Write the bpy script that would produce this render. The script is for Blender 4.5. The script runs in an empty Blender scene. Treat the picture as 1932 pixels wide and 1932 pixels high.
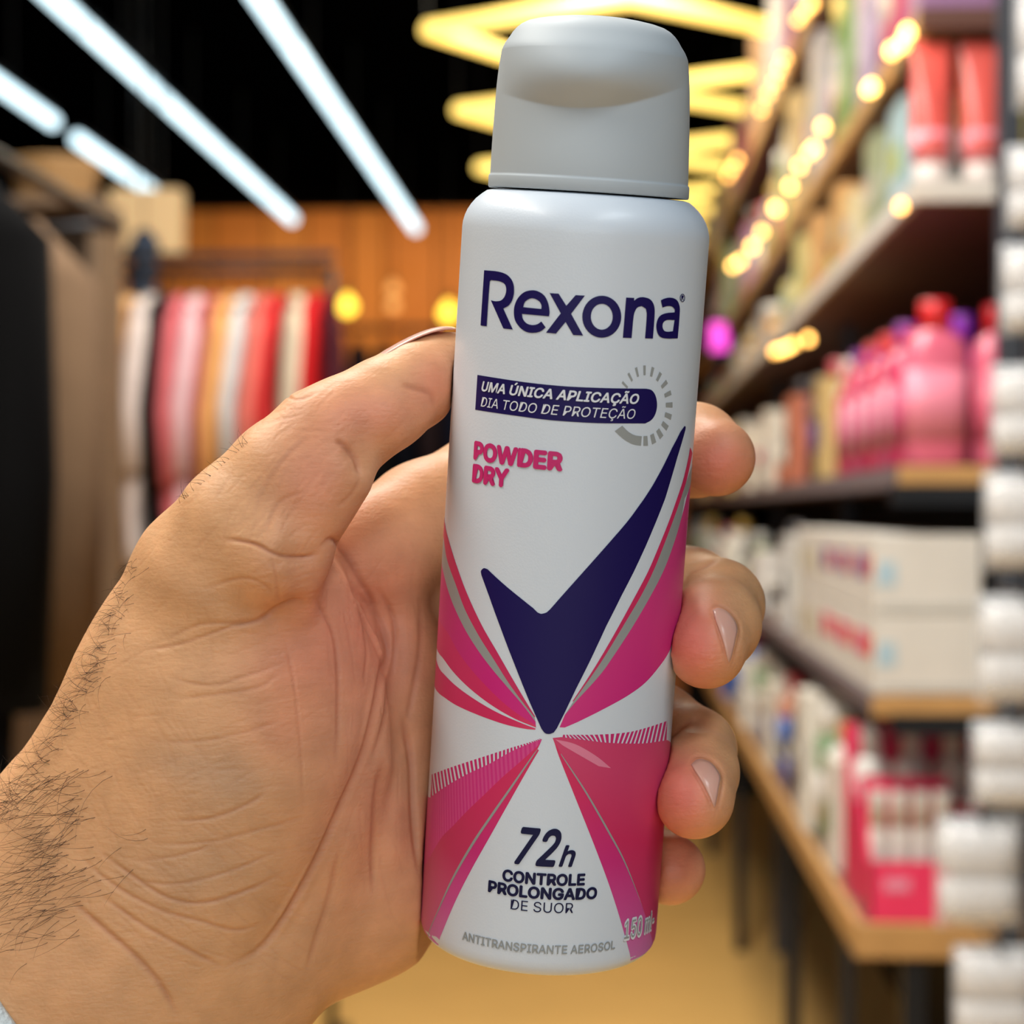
import bpy, bmesh, math, random
import numpy as np
from mathutils import Vector, Matrix
from mathutils.geometry import tessellate_polygon
from mathutils.bvhtree import BVHTree

random.seed(7)
rng = np.random.default_rng(7)
sc = bpy.context.scene
COL = sc.collection

# ------------------------------------------------------------------ camera
F = 3850.0                      # focal length in pixels of the 1932 frame
PSI = math.atan(184 / F)        # the aisle runs slightly to the right of the lens axis
CAM = np.array([0.0, 0.0, 1.5])
FW = np.array([-math.sin(PSI), math.cos(PSI), 0.0])
RT = np.array([math.cos(PSI), math.sin(PSI), 0.0])
UP = np.array([0.0, 0.0, 1.0])
cd = bpy.data.cameras.new('camera')
cam = bpy.data.objects.new('camera', cd)
COL.objects.link(cam)
cam.location = CAM
cam.rotation_euler = (math.pi / 2, 0, PSI)
cd.sensor_width = 36.0
cd.lens = F / 1932 * 36.0
cd.clip_start = 0.01
cd.clip_end = 100
cd.dof.use_dof = True
cd.dof.focus_distance = 0.366
cd.dof.aperture_fstop = 17.5
sc.camera = cam

# ------------------------------------------------------------------ view + world + lights
sc.view_settings.view_transform = 'Standard'
sc.view_settings.look = 'None'
sc.view_settings.gamma = 1.0
sc.view_settings.use_curve_mapping = False
sc.view_settings.exposure = 0.0
w = bpy.data.worlds.new('world')
sc.world = w
w.use_nodes = True
w.node_tree.nodes['Background'].inputs[0].default_value = (0.80, 0.90, 1.0, 1)
w.node_tree.nodes['Background'].inputs[1].default_value = 0.22


def area(name, loc, size, energy, col, rot=(0, 0, 0)):
    l = bpy.data.lights.new(name, 'AREA')
    l.shape = 'RECTANGLE'
    l.size, l.size_y = size
    l.energy = energy
    l.color = col
    o = bpy.data.objects.new(name, l)
    COL.objects.link(o)
    o.location = loc
    o.rotation_euler = rot
    return o


COOL = (0.88, 0.96, 1.0)
WARM = (1.0, 0.72, 0.40)
# ceiling lamps over and behind the photographer
area('overhead_area_light', (-1.05, 0.35, 3.05), (0.25, 2.4), 52, (1.0, 0.94, 0.84))
area('overhead_area_light', (0.7, -1.2, 3.05), (0.4, 2.2), 40, COOL, (math.radians(-20), 0, 0))
# added cool fill light behind the photographer, brightens the can from the front
area('front_fill_light', (0.3, -3.6, 1.95), (3.4, 1.3), 43, (0.84, 0.93, 1.0), (math.radians(90), 0, 0))
# area lights added above the frame to brighten the shelves and goods
for yy, en in ((1.6, 62), (3.2, 52), (4.7, 24)):
    area('overhead_area_light', (-0.35, yy, 3.3), (0.4, 1.2), en, (1.0, 0.95, 0.88), (math.radians(28), 0, 0))
area('overhead_area_light', (0.05, 5.9, 3.35), (0.4, 1.0), 42, (1.0, 0.88, 0.66))  # extra light added out of view to brighten the floor
# warm wash on the plank wall at the far end
for xx in (-2.2, -1.1, 0.0):
    area('wall_wash_light', (xx, 12.2, 3.25), (0.9, 0.2), 9, (1.0, 0.62, 0.25), (math.radians(40), 0, 0))


# ------------------------------------------------------------------ helpers
def lin(c):
    c = c / 255.0
    return c / 12.92 if c <= 0.04045 else ((c + 0.055) / 1.055) ** 2.4


def rgb(r, g, b):
    return (lin(r), lin(g), lin(b), 1.0)


def P(u, v, d):
    """world point at depth d (metres along the lens axis) seen at pixel u, v"""
    return CAM + d * (FW + RT * ((u - 966) / F) + UP * ((966 - v) / F))


_mats = {}


def mat(name, col, rough=0.5, metal=0.0, coat=0.0, emit=None, noise=0.0, nscale=20.0, bump=0.0, bscale=200.0,
        alpha=1.0, trans=0.0, spec=0.5):
    if name in _mats:
        return _mats[name]
    m = bpy.data.materials.new(name)
    m.use_nodes = True
    nt = m.node_tree
    b = nt.nodes['Principled BSDF']
    b.inputs['Base Color'].default_value = col
    b.inputs['Roughness'].default_value = rough
    b.inputs['Metallic'].default_value = metal
    b.inputs['Coat Weight'].default_value = coat
    b.inputs['Coat Roughness'].default_value = 0.15
    b.inputs['Alpha'].default_value = alpha
    b.inputs['Transmission Weight'].default_value = trans
    b.inputs['Specular IOR Level'].default_value = spec
    if emit:
        b.inputs['Emission Color'].default_value = emit[0]
        b.inputs['Emission Strength'].default_value = emit[1]
    if noise or bump:
        tc = nt.nodes.new('ShaderNodeTexCoord')
    if noise:
        n = nt.nodes.new('ShaderNodeTexNoise')
        n.inputs['Scale'].default_value = nscale
        n.inputs['Detail'].default_value = 4
        nt.links.new(tc.outputs['Object'], n.inputs['Vector'])
        mx = nt.nodes.new('ShaderNodeMix')
        mx.data_type = 'RGBA'
        mx.inputs['A'].default_value = tuple(x * (1 - noise) for x in col[:3]) + (1,)
        mx.inputs['B'].default_value = tuple(min(1, x * (1 + noise)) for x in col[:3]) + (1,)
        nt.links.new(n.outputs['Fac'], mx.inputs['Factor'])
        nt.links.new(mx.outputs['Result'], b.inputs['Base Color'])
    if bump:
        n2 = nt.nodes.new('ShaderNodeTexNoise')
        n2.inputs['Scale'].default_value = bscale
        nt.links.new(tc.outputs['Object'], n2.inputs['Vector'])
        bp = nt.nodes.new('ShaderNodeBump')
        bp.inputs['Strength'].default_value = bump
        bp.inputs['Distance'].default_value = 0.002
        nt.links.new(n2.outputs['Fac'], bp.inputs['Height'])
        nt.links.new(bp.outputs['Normal'], b.inputs['Normal'])
    _mats[name] = m
    return m


def link(name, me, m=None, parent=None, smooth=True):
    o = bpy.data.objects.new(name, me)
    COL.objects.link(o)
    if m is not None and len(me.materials) == 0:
        me.materials.append(m)
    if smooth:
        me.shade_smooth()
    if parent is not None:
        o.parent = parent
    return o


def mesh(name, verts, faces, m=None, parent=None, smooth=False):
    me = bpy.data.meshes.new(name)
    me.from_pydata([tuple(map(float, v)) for v in verts], [], faces)
    me.update()
    return link(name, me, m, parent, smooth)


def empty(name, loc=(0, 0, 0), rz=0.0):
    o = bpy.data.objects.new(name, None)
    COL.objects.link(o)
    o.location = loc
    o.rotation_euler = (0, 0, rz)
    o.empty_display_size = 0.05
    return o


def tag(o, label, cat, group=None):
    o['label'] = label
    o['category'] = cat
    if group:
        o['group'] = group
    return o


def struct(o):
    o['kind'] = 'structure'
    return o


class MB:
    """collects shapes into one mesh"""

    def __init__(s):
        s.v = []
        s.f = []

    def add(s, v, f):
        n = len(s.v)
        s.v += [tuple(x) for x in v]
        s.f += [tuple(i + n for i in q) for q in f]
        return s

    def box(s, c, d, bev=0.0):
        cx, cy, cz = c
        hx, hy, hz = d[0] / 2, d[1] / 2, d[2] / 2
        if bev <= 0:
            v = [(cx + i * hx, cy + j * hy, cz + k * hz) for i in (-1, 1) for j in (-1, 1) for k in (-1, 1)]
            f = [(0, 1, 3, 2), (4, 6, 7, 5), (0, 4, 5, 1), (2, 3, 7, 6), (0, 2, 6, 4), (1, 5, 7, 3)]
            return s.add(v, f)
        bm = bmesh.new()
        bmesh.ops.create_cube(bm, size=1.0)
        for vv in bm.verts:
            vv.co = Vector((cx + vv.co.x * 2 * hx, cy + vv.co.y * 2 * hy, cz + vv.co.z * 2 * hz))
        bmesh.ops.bevel(bm, geom=bm.edges[:], offset=bev, segments=2, profile=0.5, affect='EDGES')
        bm.verts.index_update()
        v = [tuple(x.co) for x in bm.verts]
        f = [tuple(x.index for x in q.verts) for q in bm.faces]
        bm.free()
        return s.add(v, f)

    def loft(s, secs, n=20, cx=0, cy=0):
        """secs: (z, rx, ry, power[, ox, oy]) superellipse rings, capped"""
        rings = []
        v = []
        for q in secs:
            z, rx, ry, p = q[:4]
            ox, oy = (q[4], q[5]) if len(q) > 4 else (0, 0)
            for i in range(n):
                a = 2 * math.pi * i / n
                c, si = math.cos(a), math.sin(a)
                v.append((cx + ox + rx * math.copysign(abs(c) ** (2 / p), c), cy + oy + ry * math.copysign(abs(si) ** (2 / p), si), z))
        f = []
        for k in range(len(secs) - 1):
            for i in range(n):
                j = (i + 1) % n
                f.append((k * n + i, k * n + j, (k + 1) * n + j, (k + 1) * n + i))
        f.append(tuple(range(n - 1, -1, -1)))
        f.append(tuple(range((len(secs) - 1) * n, len(secs) * n)))
        return s.add(v, f)

    def tube(s, pts, r, n=8, cap=True):
        pts = [Vector(p) for p in pts]
        rs = r if isinstance(r, (list, tuple)) else [r] * len(pts)
        v = []
        up = None
        for i, p in enumerate(pts):
            t = (pts[min(i + 1, len(pts) - 1)] - pts[max(i - 1, 0)]).normalized()
            if up is None:
                a = Vector((0, 0, 1)) if abs(t.z) < 0.9 else Vector((1, 0, 0))
                up = t.cross(a).normalized()
            up = (up - t * up.dot(t)).normalized()
            b = t.cross(up)
            for k in range(n):
                an = 2 * math.pi * k / n
                v.append(p + (up * math.cos(an) + b * math.sin(an)) * rs[i])
        f = []
        for i in range(len(pts) - 1):
            for k in range(n):
                j = (k + 1) % n
                f.append((i * n + k, i * n + j, (i + 1) * n + j, (i + 1) * n + k))
        if cap:
            f.append(tuple(range(n - 1, -1, -1)))
            f.append(tuple(range((len(pts) - 1) * n, len(pts) * n)))
        return s.add(v, f)

    def build(s, name, m, parent=None, smooth=False):
        return mesh(name, s.v, s.f, m, parent, smooth)


def autosmooth(o, deg=35):
    o.data.shade_smooth()
    o.data.set_sharp_from_angle(angle=math.radians(deg))
    return o


def cr(pts, n=6):
    """Catmull-Rom through points, ends kept"""
    p = [np.array(q[:2], float) for q in pts]
    if len(p) < 3:
        return [tuple(x) for x in p]
    p = [2 * p[0] - p[1]] + p + [2 * p[-1] - p[-2]]
    out = []
    for i in range(1, len(p) - 2):
        for k in range(n):
            t = k / n
            a, b, c, d = p[i - 1], p[i], p[i + 1], p[i + 2]
            out.append(tuple(0.5 * (2 * b + (c - a) * t + (2 * a - 5 * b + 4 * c - d) * t * t + (3 * b - a - 3 * c + d) * t ** 3)))
    out.append(tuple(p[-2]))
    return out

# ------------------------------------------------------------------ the can
R = 0.0225
TOP = P(1110, 365, 0.3708)
BOT = P(1014, 1765, 0.3905)
LEN = float(np.linalg.norm(TOP - BOT))
AX = (TOP - BOT) / LEN
fr = CAM - BOT
fr = fr - AX * fr.dot(AX)
fr /= np.linalg.norm(fr)
AY = -fr                                   # local +y points away from the lens
AXX = np.cross(AY, AX)
CANM = Matrix(((AXX[0], AY[0], AX[0], BOT[0]), (AXX[1], AY[1], AX[1], BOT[1]), (AXX[2], AY[2], AX[2], BOT[2]), (0, 0, 0, 1)))
CROT = np.array([AXX, AY, AX])             # world -> local rows

can = empty('spray_can')
can.matrix_world = CANM
tag(can, 'white aerosol spray can with pink ribbon print and grey cap, held in hand', 'spray can')

white_paint = mat('can_white_paint', rgb(212, 221, 232), 0.40, coat=0.08, bump=0.03, bscale=2500)
cap_plastic = mat('cap_plastic', rgb(180, 188, 194), 0.55, spec=0.4)


def lathe(name, prof, m, parent, n=192):
    v = []
    f = []
    for (r, z) in prof:
        for i in range(n):
            a = 2 * math.pi * i / n
            v.append((r * math.sin(a), -r * math.cos(a), z))
    for k in range(len(prof) - 1):
        for i in range(n):
            j = (i + 1) % n
            f.append((k * n + i, k * n + j, (k + 1) * n + j, (k + 1) * n + i))
    f.append(tuple(range(n - 1, -1, -1)))
    f.append(tuple(range((len(prof) - 1) * n, len(prof) * n)))
    return mesh(name, v, f, m, parent, True)


mm = 0.001
L_ = LEN / mm
prof = [(14, 3.5), (18.6, 1.6), (19.6, 0.35), (20.3, 0.0), (21.0, 0.12), (21.6, 0.55), (22.1, 1.25), (22.4, 2.1), (22.5, 3.2)]
prof += [(22.5, z) for z in np.linspace(6, L_ - 9, 24)]
prof += [(22.5, L_ - 7.2), (22.42, L_ - 6.3), (22.15, L_ - 5.2), (21.7, L_ - 4.1), (21.1, L_ - 3.1), (20.3, L_ - 2.1),
         (19.3, L_ - 1.2), (18.4, L_ - 0.55), (17.4, L_ - 0.3), (15.5, L_ - 0.2)]
can_body = lathe('can_body', [(r * mm, z * mm) for r, z in prof], white_paint, can)

# cap with a thumb scoop on its front
cp = [(17.0, 0.05), (18.1, 0.0), (18.25, 0.25), (18.25, 2.0), (18.15, 2.3), (17.98, 2.42), (17.98, 2.7)]
cp += [(17.98 - 0.02 * (z - 2.7) - 0.00095 * (z - 2.7) ** 2.0, z) for z in np.linspace(3.0, 24.5, 120)]
r0, z0 = cp[-1]
cp = [(r - 0.011 * max(0, z - 17.5) ** 1.7, z) for r, z in cp]
cp += [(16.55, 25.1), (16.2, 25.8), (15.5, 26.8), (14.95, 27.7), (14.3, 28.5), (13.5, 29.2), (12.5, 29.75),
       (11.0, 30.2), (9, 30.6), (7, 30.9), (5, 31.1), (3, 31.25), (1.2, 31.3)]
cap_o = lathe('cap', [(r * mm, LEN + z * mm) for r, z in cp], cap_plastic, can, 160)


def sstep(x):
    x = np.clip(x, 0, 1)
    return x * x * (3 - 2 * x)


for vtx in cap_o.data.vertices:
    x, y, z = vtx.co.x / mm, vtx.co.y / mm, (vtx.co.z - LEN) / mm
    x0 = x
    if y < 4:
        zl = 14.4 + 3.4 * (x / 15.5) ** 2 + 0.10 * x
        side = np.clip(1 - (x / 16.4) ** 2, 0, 1) ** 0.7
        front = sstep((4 - y) / 10)
        if z < zl:                              # the face below leans in towards the crease
            d = 0.9 * float(sstep((z - 3) / (zl - 3)))
        else:                                   # the grip above swells out over it
            d = 0.9 - 5.2 * (1 - max(0.0, 1 - (z - zl) / 10.5) ** 2.2)
            d *= 1 - float(sstep((z - 17.5) / 13))
        d *= float(side) * float(front)
        y += d
    x -= 0.022 * z
    vtx.co = Vector((x * mm, y * mm, vtx.co.z))
cap_o.data.update()
cap_o['label'] = 'light grey plastic cap with a thumb scoop'


# ---- print on the can: flat artwork laid on the real cylinder
def can_uv(u, v):
    o = CROT @ (CAM - BOT)
    d = CROT @ (P(u, v, 1.0) - CAM)
    a = d[0] ** 2 + d[1] ** 2
    b = 2 * (o[0] * d[0] + o[1] * d[1])
    c = o[0] ** 2 + o[1] ** 2 - R * R
    disc = b * b - 4 * a * c
    t = (-b - math.sqrt(max(disc, 0))) / (2 * a)
    p = o + d * t
    if disc < 0:                               # beyond the silhouette: carry the print round the side
        return R * math.copysign(1.66, p[0]), p[2]
    return R * math.atan2(p[0], -p[1]), p[2]


def can_pts(pts, tr):
    ox, oy, s = tr
    out = []
    for q in pts:
        su, zz = can_uv(ox + q[0] * s, oy + q[1] * s)
        out.append((su, zz))
    return out


TA = (880, 480, 440 / 1932)
TB = (880, 680, 440 / 1932)
TC = (780, 940, 300 / 1260)
TD = (1020, 940, 300 / 1260)
TE = (780, 1360, 280 / 1082)
TG = (1000, 1360, 280 / 1082)


def wrap(name, m, polys, layer, parent=None, tri=None):
    """polys: list of shapes; each is a list of loops (outer, holes...) in (s, z) metres, or tri=(verts, faces)"""
    bm = bmesh.new()
    if tri is not None:
        vs = [bm.verts.new((x, y, h)) for x, y, h in tri[0]]
        for f in tri[1]:
            try:
                bm.faces.new([vs[i] for i in f])
            except ValueError:
                pass
    else:
        for loops in polys:
            flat = [Vector((x, y, 0)) for l in loops for x, y in l]
            vs = [bm.verts.new(p) for p in flat]
            for t in tessellate_polygon([[Vector((x, y, 0)) for x, y in l] for l in loops]):
                try:
                    bm.faces.new([vs[i] for i in t])
                except ValueError:
                    pass
    xs = [v.co.x for v in bm.verts]
    step = 0.0011
    k = math.ceil(min(xs) / step)
    while k * step < max(xs):
        bmesh.ops.bisect_plane(bm, geom=bm.verts[:] + bm.edges[:] + bm.faces[:], plane_co=(k * step, 0, 0), plane_no=(1, 0, 0), dist=1e-7)
        k += 1
    rr = R + layer * 0.00003
    ns = []
    uvs = []
    for v in bm.verts:
        ph = v.co.x / R
        z = v.co.y
        r2 = rr + v.co.z
        if z < 0.0032:                                  # follow the rolled base edge
            r2 = float(np.interp(z, [q[1] * mm for q in prof[3:9]], [q[0] * mm for q in prof[3:9]])) + layer * 0.00003
        uvs.append((v.co.x, v.co.y))
        v.co = Vector((r2 * math.sin(ph), -r2 * math.cos(ph), z))
        ns.append((math.sin(ph), -math.cos(ph), 0))
    bm.faces.ensure_lookup_table()
    for f in bm.faces:
        f.normal_update()
        c = f.calc_center_median()
        if f.normal.x * c.x + f.normal.y * c.y < 0:
            f.normal_flip()
    me = bpy.data.meshes.new(name)
    bm.to_mesh(me)
    bm.free()
    at = me.attributes.new('art', 'FLOAT_VECTOR', 'POINT')
    at.data.foreach_set('vector', np.array([(a, b, 0) for a, b in uvs], np.float32).ravel())
    o = link(name, me, m, parent or can_body, True)
    me.normals_split_custom_set_from_vertices(ns)
    return o


navy = mat('navy_ink', rgb(24, 14, 82), 0.5, spec=0.25)
grey_ink = mat('grey_ink', rgb(152, 156, 156), 0.42)
white_ink = mat('white_ink', rgb(226, 230, 238), 0.4)
dark_ink = mat('dark_navy_ink', rgb(16, 20, 62), 0.5, spec=0.25)
pink_ink = mat('pink_ink', rgb(200, 44, 112), 0.45, spec=0.3)


def grad_ink(name, stops, ang, lo, hi, stripes=0.0, sang=0.0, speriod=0.0006):
    """printed colour blend along a direction of the flat artwork (s, z in metres)"""
    m = bpy.data.materials.new(name)
    m.use_nodes = True
    nt = m.node_tree
    b = nt.nodes['Principled BSDF']
    b.inputs['Roughness'].default_value = 0.42
    b.inputs['Specular IOR Level'].default_value = 0.35
    b.inputs['Coat Weight'].default_value = 0.06
    b.inputs['Coat Roughness'].default_value = 0.15
    at = nt.nodes.new('ShaderNodeAttribute')
    at.attribute_name = 'art'
    dp = nt.nodes.new('ShaderNodeVectorMath')
    dp.operation = 'DOT_PRODUCT'
    dp.inputs[1].default_value = (math.cos(ang), math.sin(ang), 0)
    nt.links.new(at.outputs['Vector'], dp.inputs[0])
    mr = nt.nodes.new('ShaderNodeMapRange')
    mr.inputs['From Min'].default_value = lo
    mr.inputs['From Max'].default_value = hi
    nt.links.new(dp.outputs['Value'], mr.inputs['Value'])
    ra = nt.nodes.new('ShaderNodeValToRGB')
    e = ra.color_ramp.elements
    e[0].position, e[0].color = stops[0]
    e[1].position, e[1].color = stops[-1]
    for q in stops[1:-1]:
        x = e.new(q[0])
        x.color = q[1]
    nt.links.new(mr.outputs['Result'], ra.inputs['Fac'])
    src = ra.outputs['Color']
    if stripes:
        d2 = nt.nodes.new('ShaderNodeVectorMath')
        d2.operation = 'DOT_PRODUCT'
        d2.inputs[1].default_value = (math.cos(sang) / speriod * 6.283, math.sin(sang) / speriod * 6.283, 0)
        nt.links.new(at.outputs['Vector'], d2.inputs[0])
        sn = nt.nodes.new('ShaderNodeMath')
        sn.operation = 'SINE'
        nt.links.new(d2.outputs['Value'], sn.inputs[0])
        m2 = nt.nodes.new('ShaderNodeMapRange')
        m2.inputs['From Min'].default_value = -1
        m2.inputs['From Max'].default_value = 1
        m2.inputs['To Max'].default_value = stripes
        nt.links.new(sn.outputs['Value'], m2.inputs['Value'])
        mx = nt.nodes.new('ShaderNodeMix')
        mx.data_type = 'RGBA'
        mx.inputs['B'].default_value = rgb(226, 110, 165)
        nt.links.new(m2.outputs['Result'], mx.inputs['Factor'])
        nt.links.new(src, mx.inputs['A'])
        src = mx.outputs['Result']
    nt.links.new(src, b.inputs['Base Color'])
    return m


MAG = rgb(206, 40, 128)
ROSE = rgb(212, 46, 98)
ROSE2 = rgb(196, 50, 98)
LIL = rgb(206, 124, 178)


def C(*segs, tr=None):
    """joins traced curves into one loop in can coordinates; a seg is (transform, points) or (transform, points, 'S') to smooth"""
    out = []
    for sg in segs:
        t, pts = sg[0], sg[1]
        if t == 'sz':                          # given directly on the can: angle, height in mm
            out += [(R * a, h * mm) for a, h in pts]
            continue
        if len(sg) > 2:
            pts = cr(pts, 5)
        out += can_pts(pts, t)
    cl_ = [out[0]]
    for q in out[1:]:
        if math.hypot(q[0] - cl_[-1][0], q[1] - cl_[-1][1]) > 3e-5:
            cl_.append(q)
    if math.hypot(cl_[0][0] - cl_[-1][0], cl_[0][1] - cl_[-1][1]) < 3e-5:
        cl_.pop()
    return cl_


def past(loop, sgn, lim=0.0):
    """carry a loop's silhouette points round the side of the can"""
    o = []
    for s, z in loop:
        o.append((s, z))
    return o


# the word mark
R_ = [(150, 131), (270, 143), (340, 170), (385, 225), (397, 300), (385, 370), (355, 420), (308, 448), (386, 622), (308, 613), (205, 380), (245, 388),
      (290, 380), (320, 345), (332, 290), (318, 245), (275, 222), (208, 212), (196, 225), (170, 595), (120, 588)]
e_o = [(690, 480), (680, 410), (650, 345), (600, 308), (545, 297), (480, 313), (430, 360), (402, 420), (395, 480), (405, 545), (440, 600), (490, 638),
       (545, 650), (610, 640), (658, 605), (622, 555), (590, 577), (545, 585), (500, 570), (470, 535), (462, 492), (685, 513)]
e_i = [(472, 437), (490, 390), (545, 363), (600, 385), (622, 420), (622, 452)]
x_ = [(690, 320), (765, 325), (828, 425), (905, 337), (982, 341), (868, 492), (967, 672), (885, 668), (822, 560), (743, 656), (660, 648), (782, 488)]
ell = lambda cx, cy, rx, ry, n=40: [(cx + rx * math.cos(2 * math.pi * i / n), cy + ry * math.sin(2 * math.pi * i / n)) for i in range(n)]
n_ = [(1322, 357), (1388, 360), (1388, 382), (1420, 360), (1465, 354), (1520, 372), (1550, 415), (1558, 480), (1543, 697), (1478, 695), (1492, 500),
      (1485, 450), (1450, 428), (1415, 440), (1392, 480), (1383, 520), (1367, 693), (1295, 690)]
a_o = [(1608, 380), (1640, 365), (1690, 358), (1740, 378), (1763, 430), (1765, 480), (1748, 695), (1640, 695), (1595, 675), (1573, 620), (1575, 560),
       (1600, 510), (1650, 487), (1722, 480), (1722, 455), (1700, 432), (1660, 428), (1622, 440)]
a_i = [(1722, 543), (1660, 543), (1632, 560), (1622, 595), (1635, 630), (1660, 640), (1708, 636)]
W_ = [[R_], [e_o, e_i], [x_], [ell(1121, 516, 161, 174), ell(1121, 516, 90, 107)], [n_], [a_o, a_i],
      [ell(1787, 360, 21, 34, 24), ell(1787, 360, 16, 28, 24)],
      [[(1778, 380), (1778, 340), (1792, 340), (1798, 350), (1792, 362), (1799, 380), (1794, 380), (1787, 364), (1783, 364), (1783, 380)]]]


def soften(loop, lim=48):
    """round the traced outline between its true corners"""
    p = [np.array(q, float) for q in loop]
    n = len(p)
    tan = []
    for i in range(n):
        a, b = p[i] - p[i - 1], p[(i + 1) % n] - p[i]
        ang = abs(math.degrees(math.atan2(a[0] * b[1] - a[1] * b[0], a @ b)))
        tan.append(None if ang > lim else (a + b) / np.linalg.norm(a + b))
    out = []
    for i in range(n):
        j = (i + 1) % n
        e = p[j] - p[i]
        L = np.linalg.norm(e)
        t0 = tan[i] if tan[i] is not None else e / L
        t1 = tan[j] if tan[j] is not None else e / L
        for k in range(4):
            t = k / 4
            h = (2 * t ** 3 - 3 * t * t + 1, t ** 3 - 2 * t * t + t, -2 * t ** 3 + 3 * t * t, t ** 3 - t * t)
            out.append(tuple(h[0] * p[i] + h[1] * L * t0 + h[2] * p[j] + h[3] * L * t1))
    return out


wrap('brand_lettering', navy, [[can_pts(soften(l) if len(l) < 23 else l, TA) for l in s] for s in W_], 3)['label'] = 'navy brand name lettering'

# slogan banner and dial
ban = C((TB, [(93, 120), (300, 153), (500, 182), (700, 204), (900, 219), (1200, 230), (1480, 234)], 'S'),
        (TB, [(1490, 234), (1535, 248), (1566, 295), (1578, 370), (1565, 440), (1532, 492), (1480, 522)], 'S'),
        (TB, [(1460, 522), (1100, 520), (850, 507), (650, 490), (400, 457), (200, 428), (75, 408)], 'S'))
banner = wrap('slogan_banner', navy, [[ban]], 2)
tk = []
for i in range(14):
    th = math.radians(144 - 17.85 * i)
    hw = math.radians(1.9 + 0.22 * i)
    q = []
    for (rr, aa) in ((0.76, -hw * 1.1), (1.0, -hw), (1.0, hw), (0.76, hw * 1.1)):
        q.append((1476 + 230 * rr * math.cos(th + aa), 374 - 333 * rr * math.sin(th + aa)))
    tk.append([can_pts(q, TB)])
arc = [(1290, 540), (1340, 590), (1395, 620), (1452, 628), (1445, 705), (1375, 692), (1300, 650), (1228, 585)]
tk.append([C((TB, arc[:4], 'S'), (TB, arc[4:], 'S'))])
wrap('dial_ticks', grey_ink, tk, 2)['label'] = 'grey ring of dashes round the banner end'

# navy tick emblem
V = C((TC, [(540, 605), (538, 575), (560, 554), (590, 562)], 'S'), (TC, [(700, 665), (850, 790), (950, 870)]),
      (TC, [(985, 905), (1015, 915), (1055, 905)], 'S'), (TD, [(75, 880), (180, 760), (300, 625), (420, 490), (565, 325), (695, 172), (820, 0)], 'S'),
      (TB, [(1540, 1035), (1620, 890), (1700, 725), (1770, 590), (1803, 543), (1813, 548), (1812, 570), (1790, 650), (1745, 800), (1690, 990)]),
      (TD, [(985, 0), (900, 215), (830, 380), (740, 575), (640, 770), (520, 1010), (390, 1290), (280, 1510), (180, 1720), (130, 1820)]),
      (TD, [(105, 1855), (70, 1867), (35, 1860), (8, 1828)], 'S'), (TC, [(920, 1610), (800, 1310), (690, 1020), (600, 770)]))
wrap('tick_emblem', navy, [[V]], 3)['label'] = 'large navy tick emblem'

# ribbons, right of the tick
pr_l = [(1080, 0), (1020, 170), (940, 370), (850, 580), (740, 790), (620, 1010), (500, 1220), (390, 1400), (250, 1612)]
pr_r = [(1110, 0), (1050, 170), (975, 370), (890, 580), (790, 780), (660, 1000), (540, 1200), (430, 1370), (262, 1606)]
gr_r = [(1140, 0), (1110, 170), (1050, 370), (970, 580), (850, 810), (720, 1030), (590, 1230), (470, 1400), (280, 1610), (192, 1717)]
up_l = [(1852, 720), (1832, 830), (1795, 985), (1760, 1095)]
up_r = [(1870, 770), (1850, 870), (1820, 1000), (1790, 1095)]
g_rose = grad_ink('rose_ribbon_ink', [(0, ROSE2), (1, ROSE)], 0.9, 0.02, 0.09)
wrap('pink_pinstripe', g_rose, [[past(C((TB, up_l, 'S'), (TD, pr_l, 'S'), (TD, pr_r[::-1], 'S'), (TB, up_r[::-1], 'S')), 1)]], 2)
wrap('grey_pinstripe', grey_ink, [[past(C((TB, [(1872, 860), (1822, 1000), (1792, 1095)], 'S'), (TD, pr_r, 'S'), (TD, gr_r[::-1], 'S'), (TB, [(1830, 1095), (1868, 950)]),), 1)]], 1.5)
g_mag = grad_ink('magenta_ribbon_ink', [(0, ROSE), (0.35, MAG), (1.0, rgb(214, 66, 130))], math.radians(118), 0.018, 0.062)
bigr = [(a, b) for a, b in gr_r if b > 100]
wrap('pink_ribbon', g_mag, [[past(C(('sz', [(1.75, 64), (1.75, 93), (1.30, 87.5)]), (TD, [(1110, 172)]), (TD, bigr[1:], 'S'), (TD, [(150, 1815), (190, 1817)]),
                                    (TD, [(300, 1770), (480, 1680), (680, 1570), (830, 1460), (950, 1320), (1015, 1220), (1055, 1120)], 'S')), 1)]], 1)

# ribbons, left of the tick
pl_r = [(245, 130), (252, 200), (270, 290), (330, 490), (420, 740), (540, 1000), (660, 1210), (780, 1420), (880, 1590), (965, 1730)]
pl_l = [(240, 300), (270, 490), (340, 690), (410, 880), (520, 1090), (640, 1280), (760, 1470), (870, 1620), (960, 1735)]
gl_l = [(215, 420), (240, 590), (300, 800), (400, 1020), (510, 1200), (630, 1360), (740, 1490), (860, 1630), (968, 1770)]
mid = [(200, 880), (270, 1060), (370, 1240), (470, 1370), (560, 1470), (680, 1590), (800, 1690), (970, 1800)]
low = [(178, 1130), (230, 1260), (320, 1380), (450, 1510), (620, 1640), (800, 1745), (972, 1817)]
cu = [(178, 1290), (220, 1370), (330, 1480), (480, 1590), (660, 1695), (840, 1775), (970, 1825)]
cl = [(160, 1480), (220, 1560), (340, 1640), (520, 1720), (720, 1790), (880, 1826), (965, 1834)]
wrap('pink_pinstripe', g_rose, [[past(C((TC, [(230, 130)]), (TC, pl_r, 'S'), (TC, pl_l[::-1], 'S'), (TC, [(225, 300)])), -1)]], 2)
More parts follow.
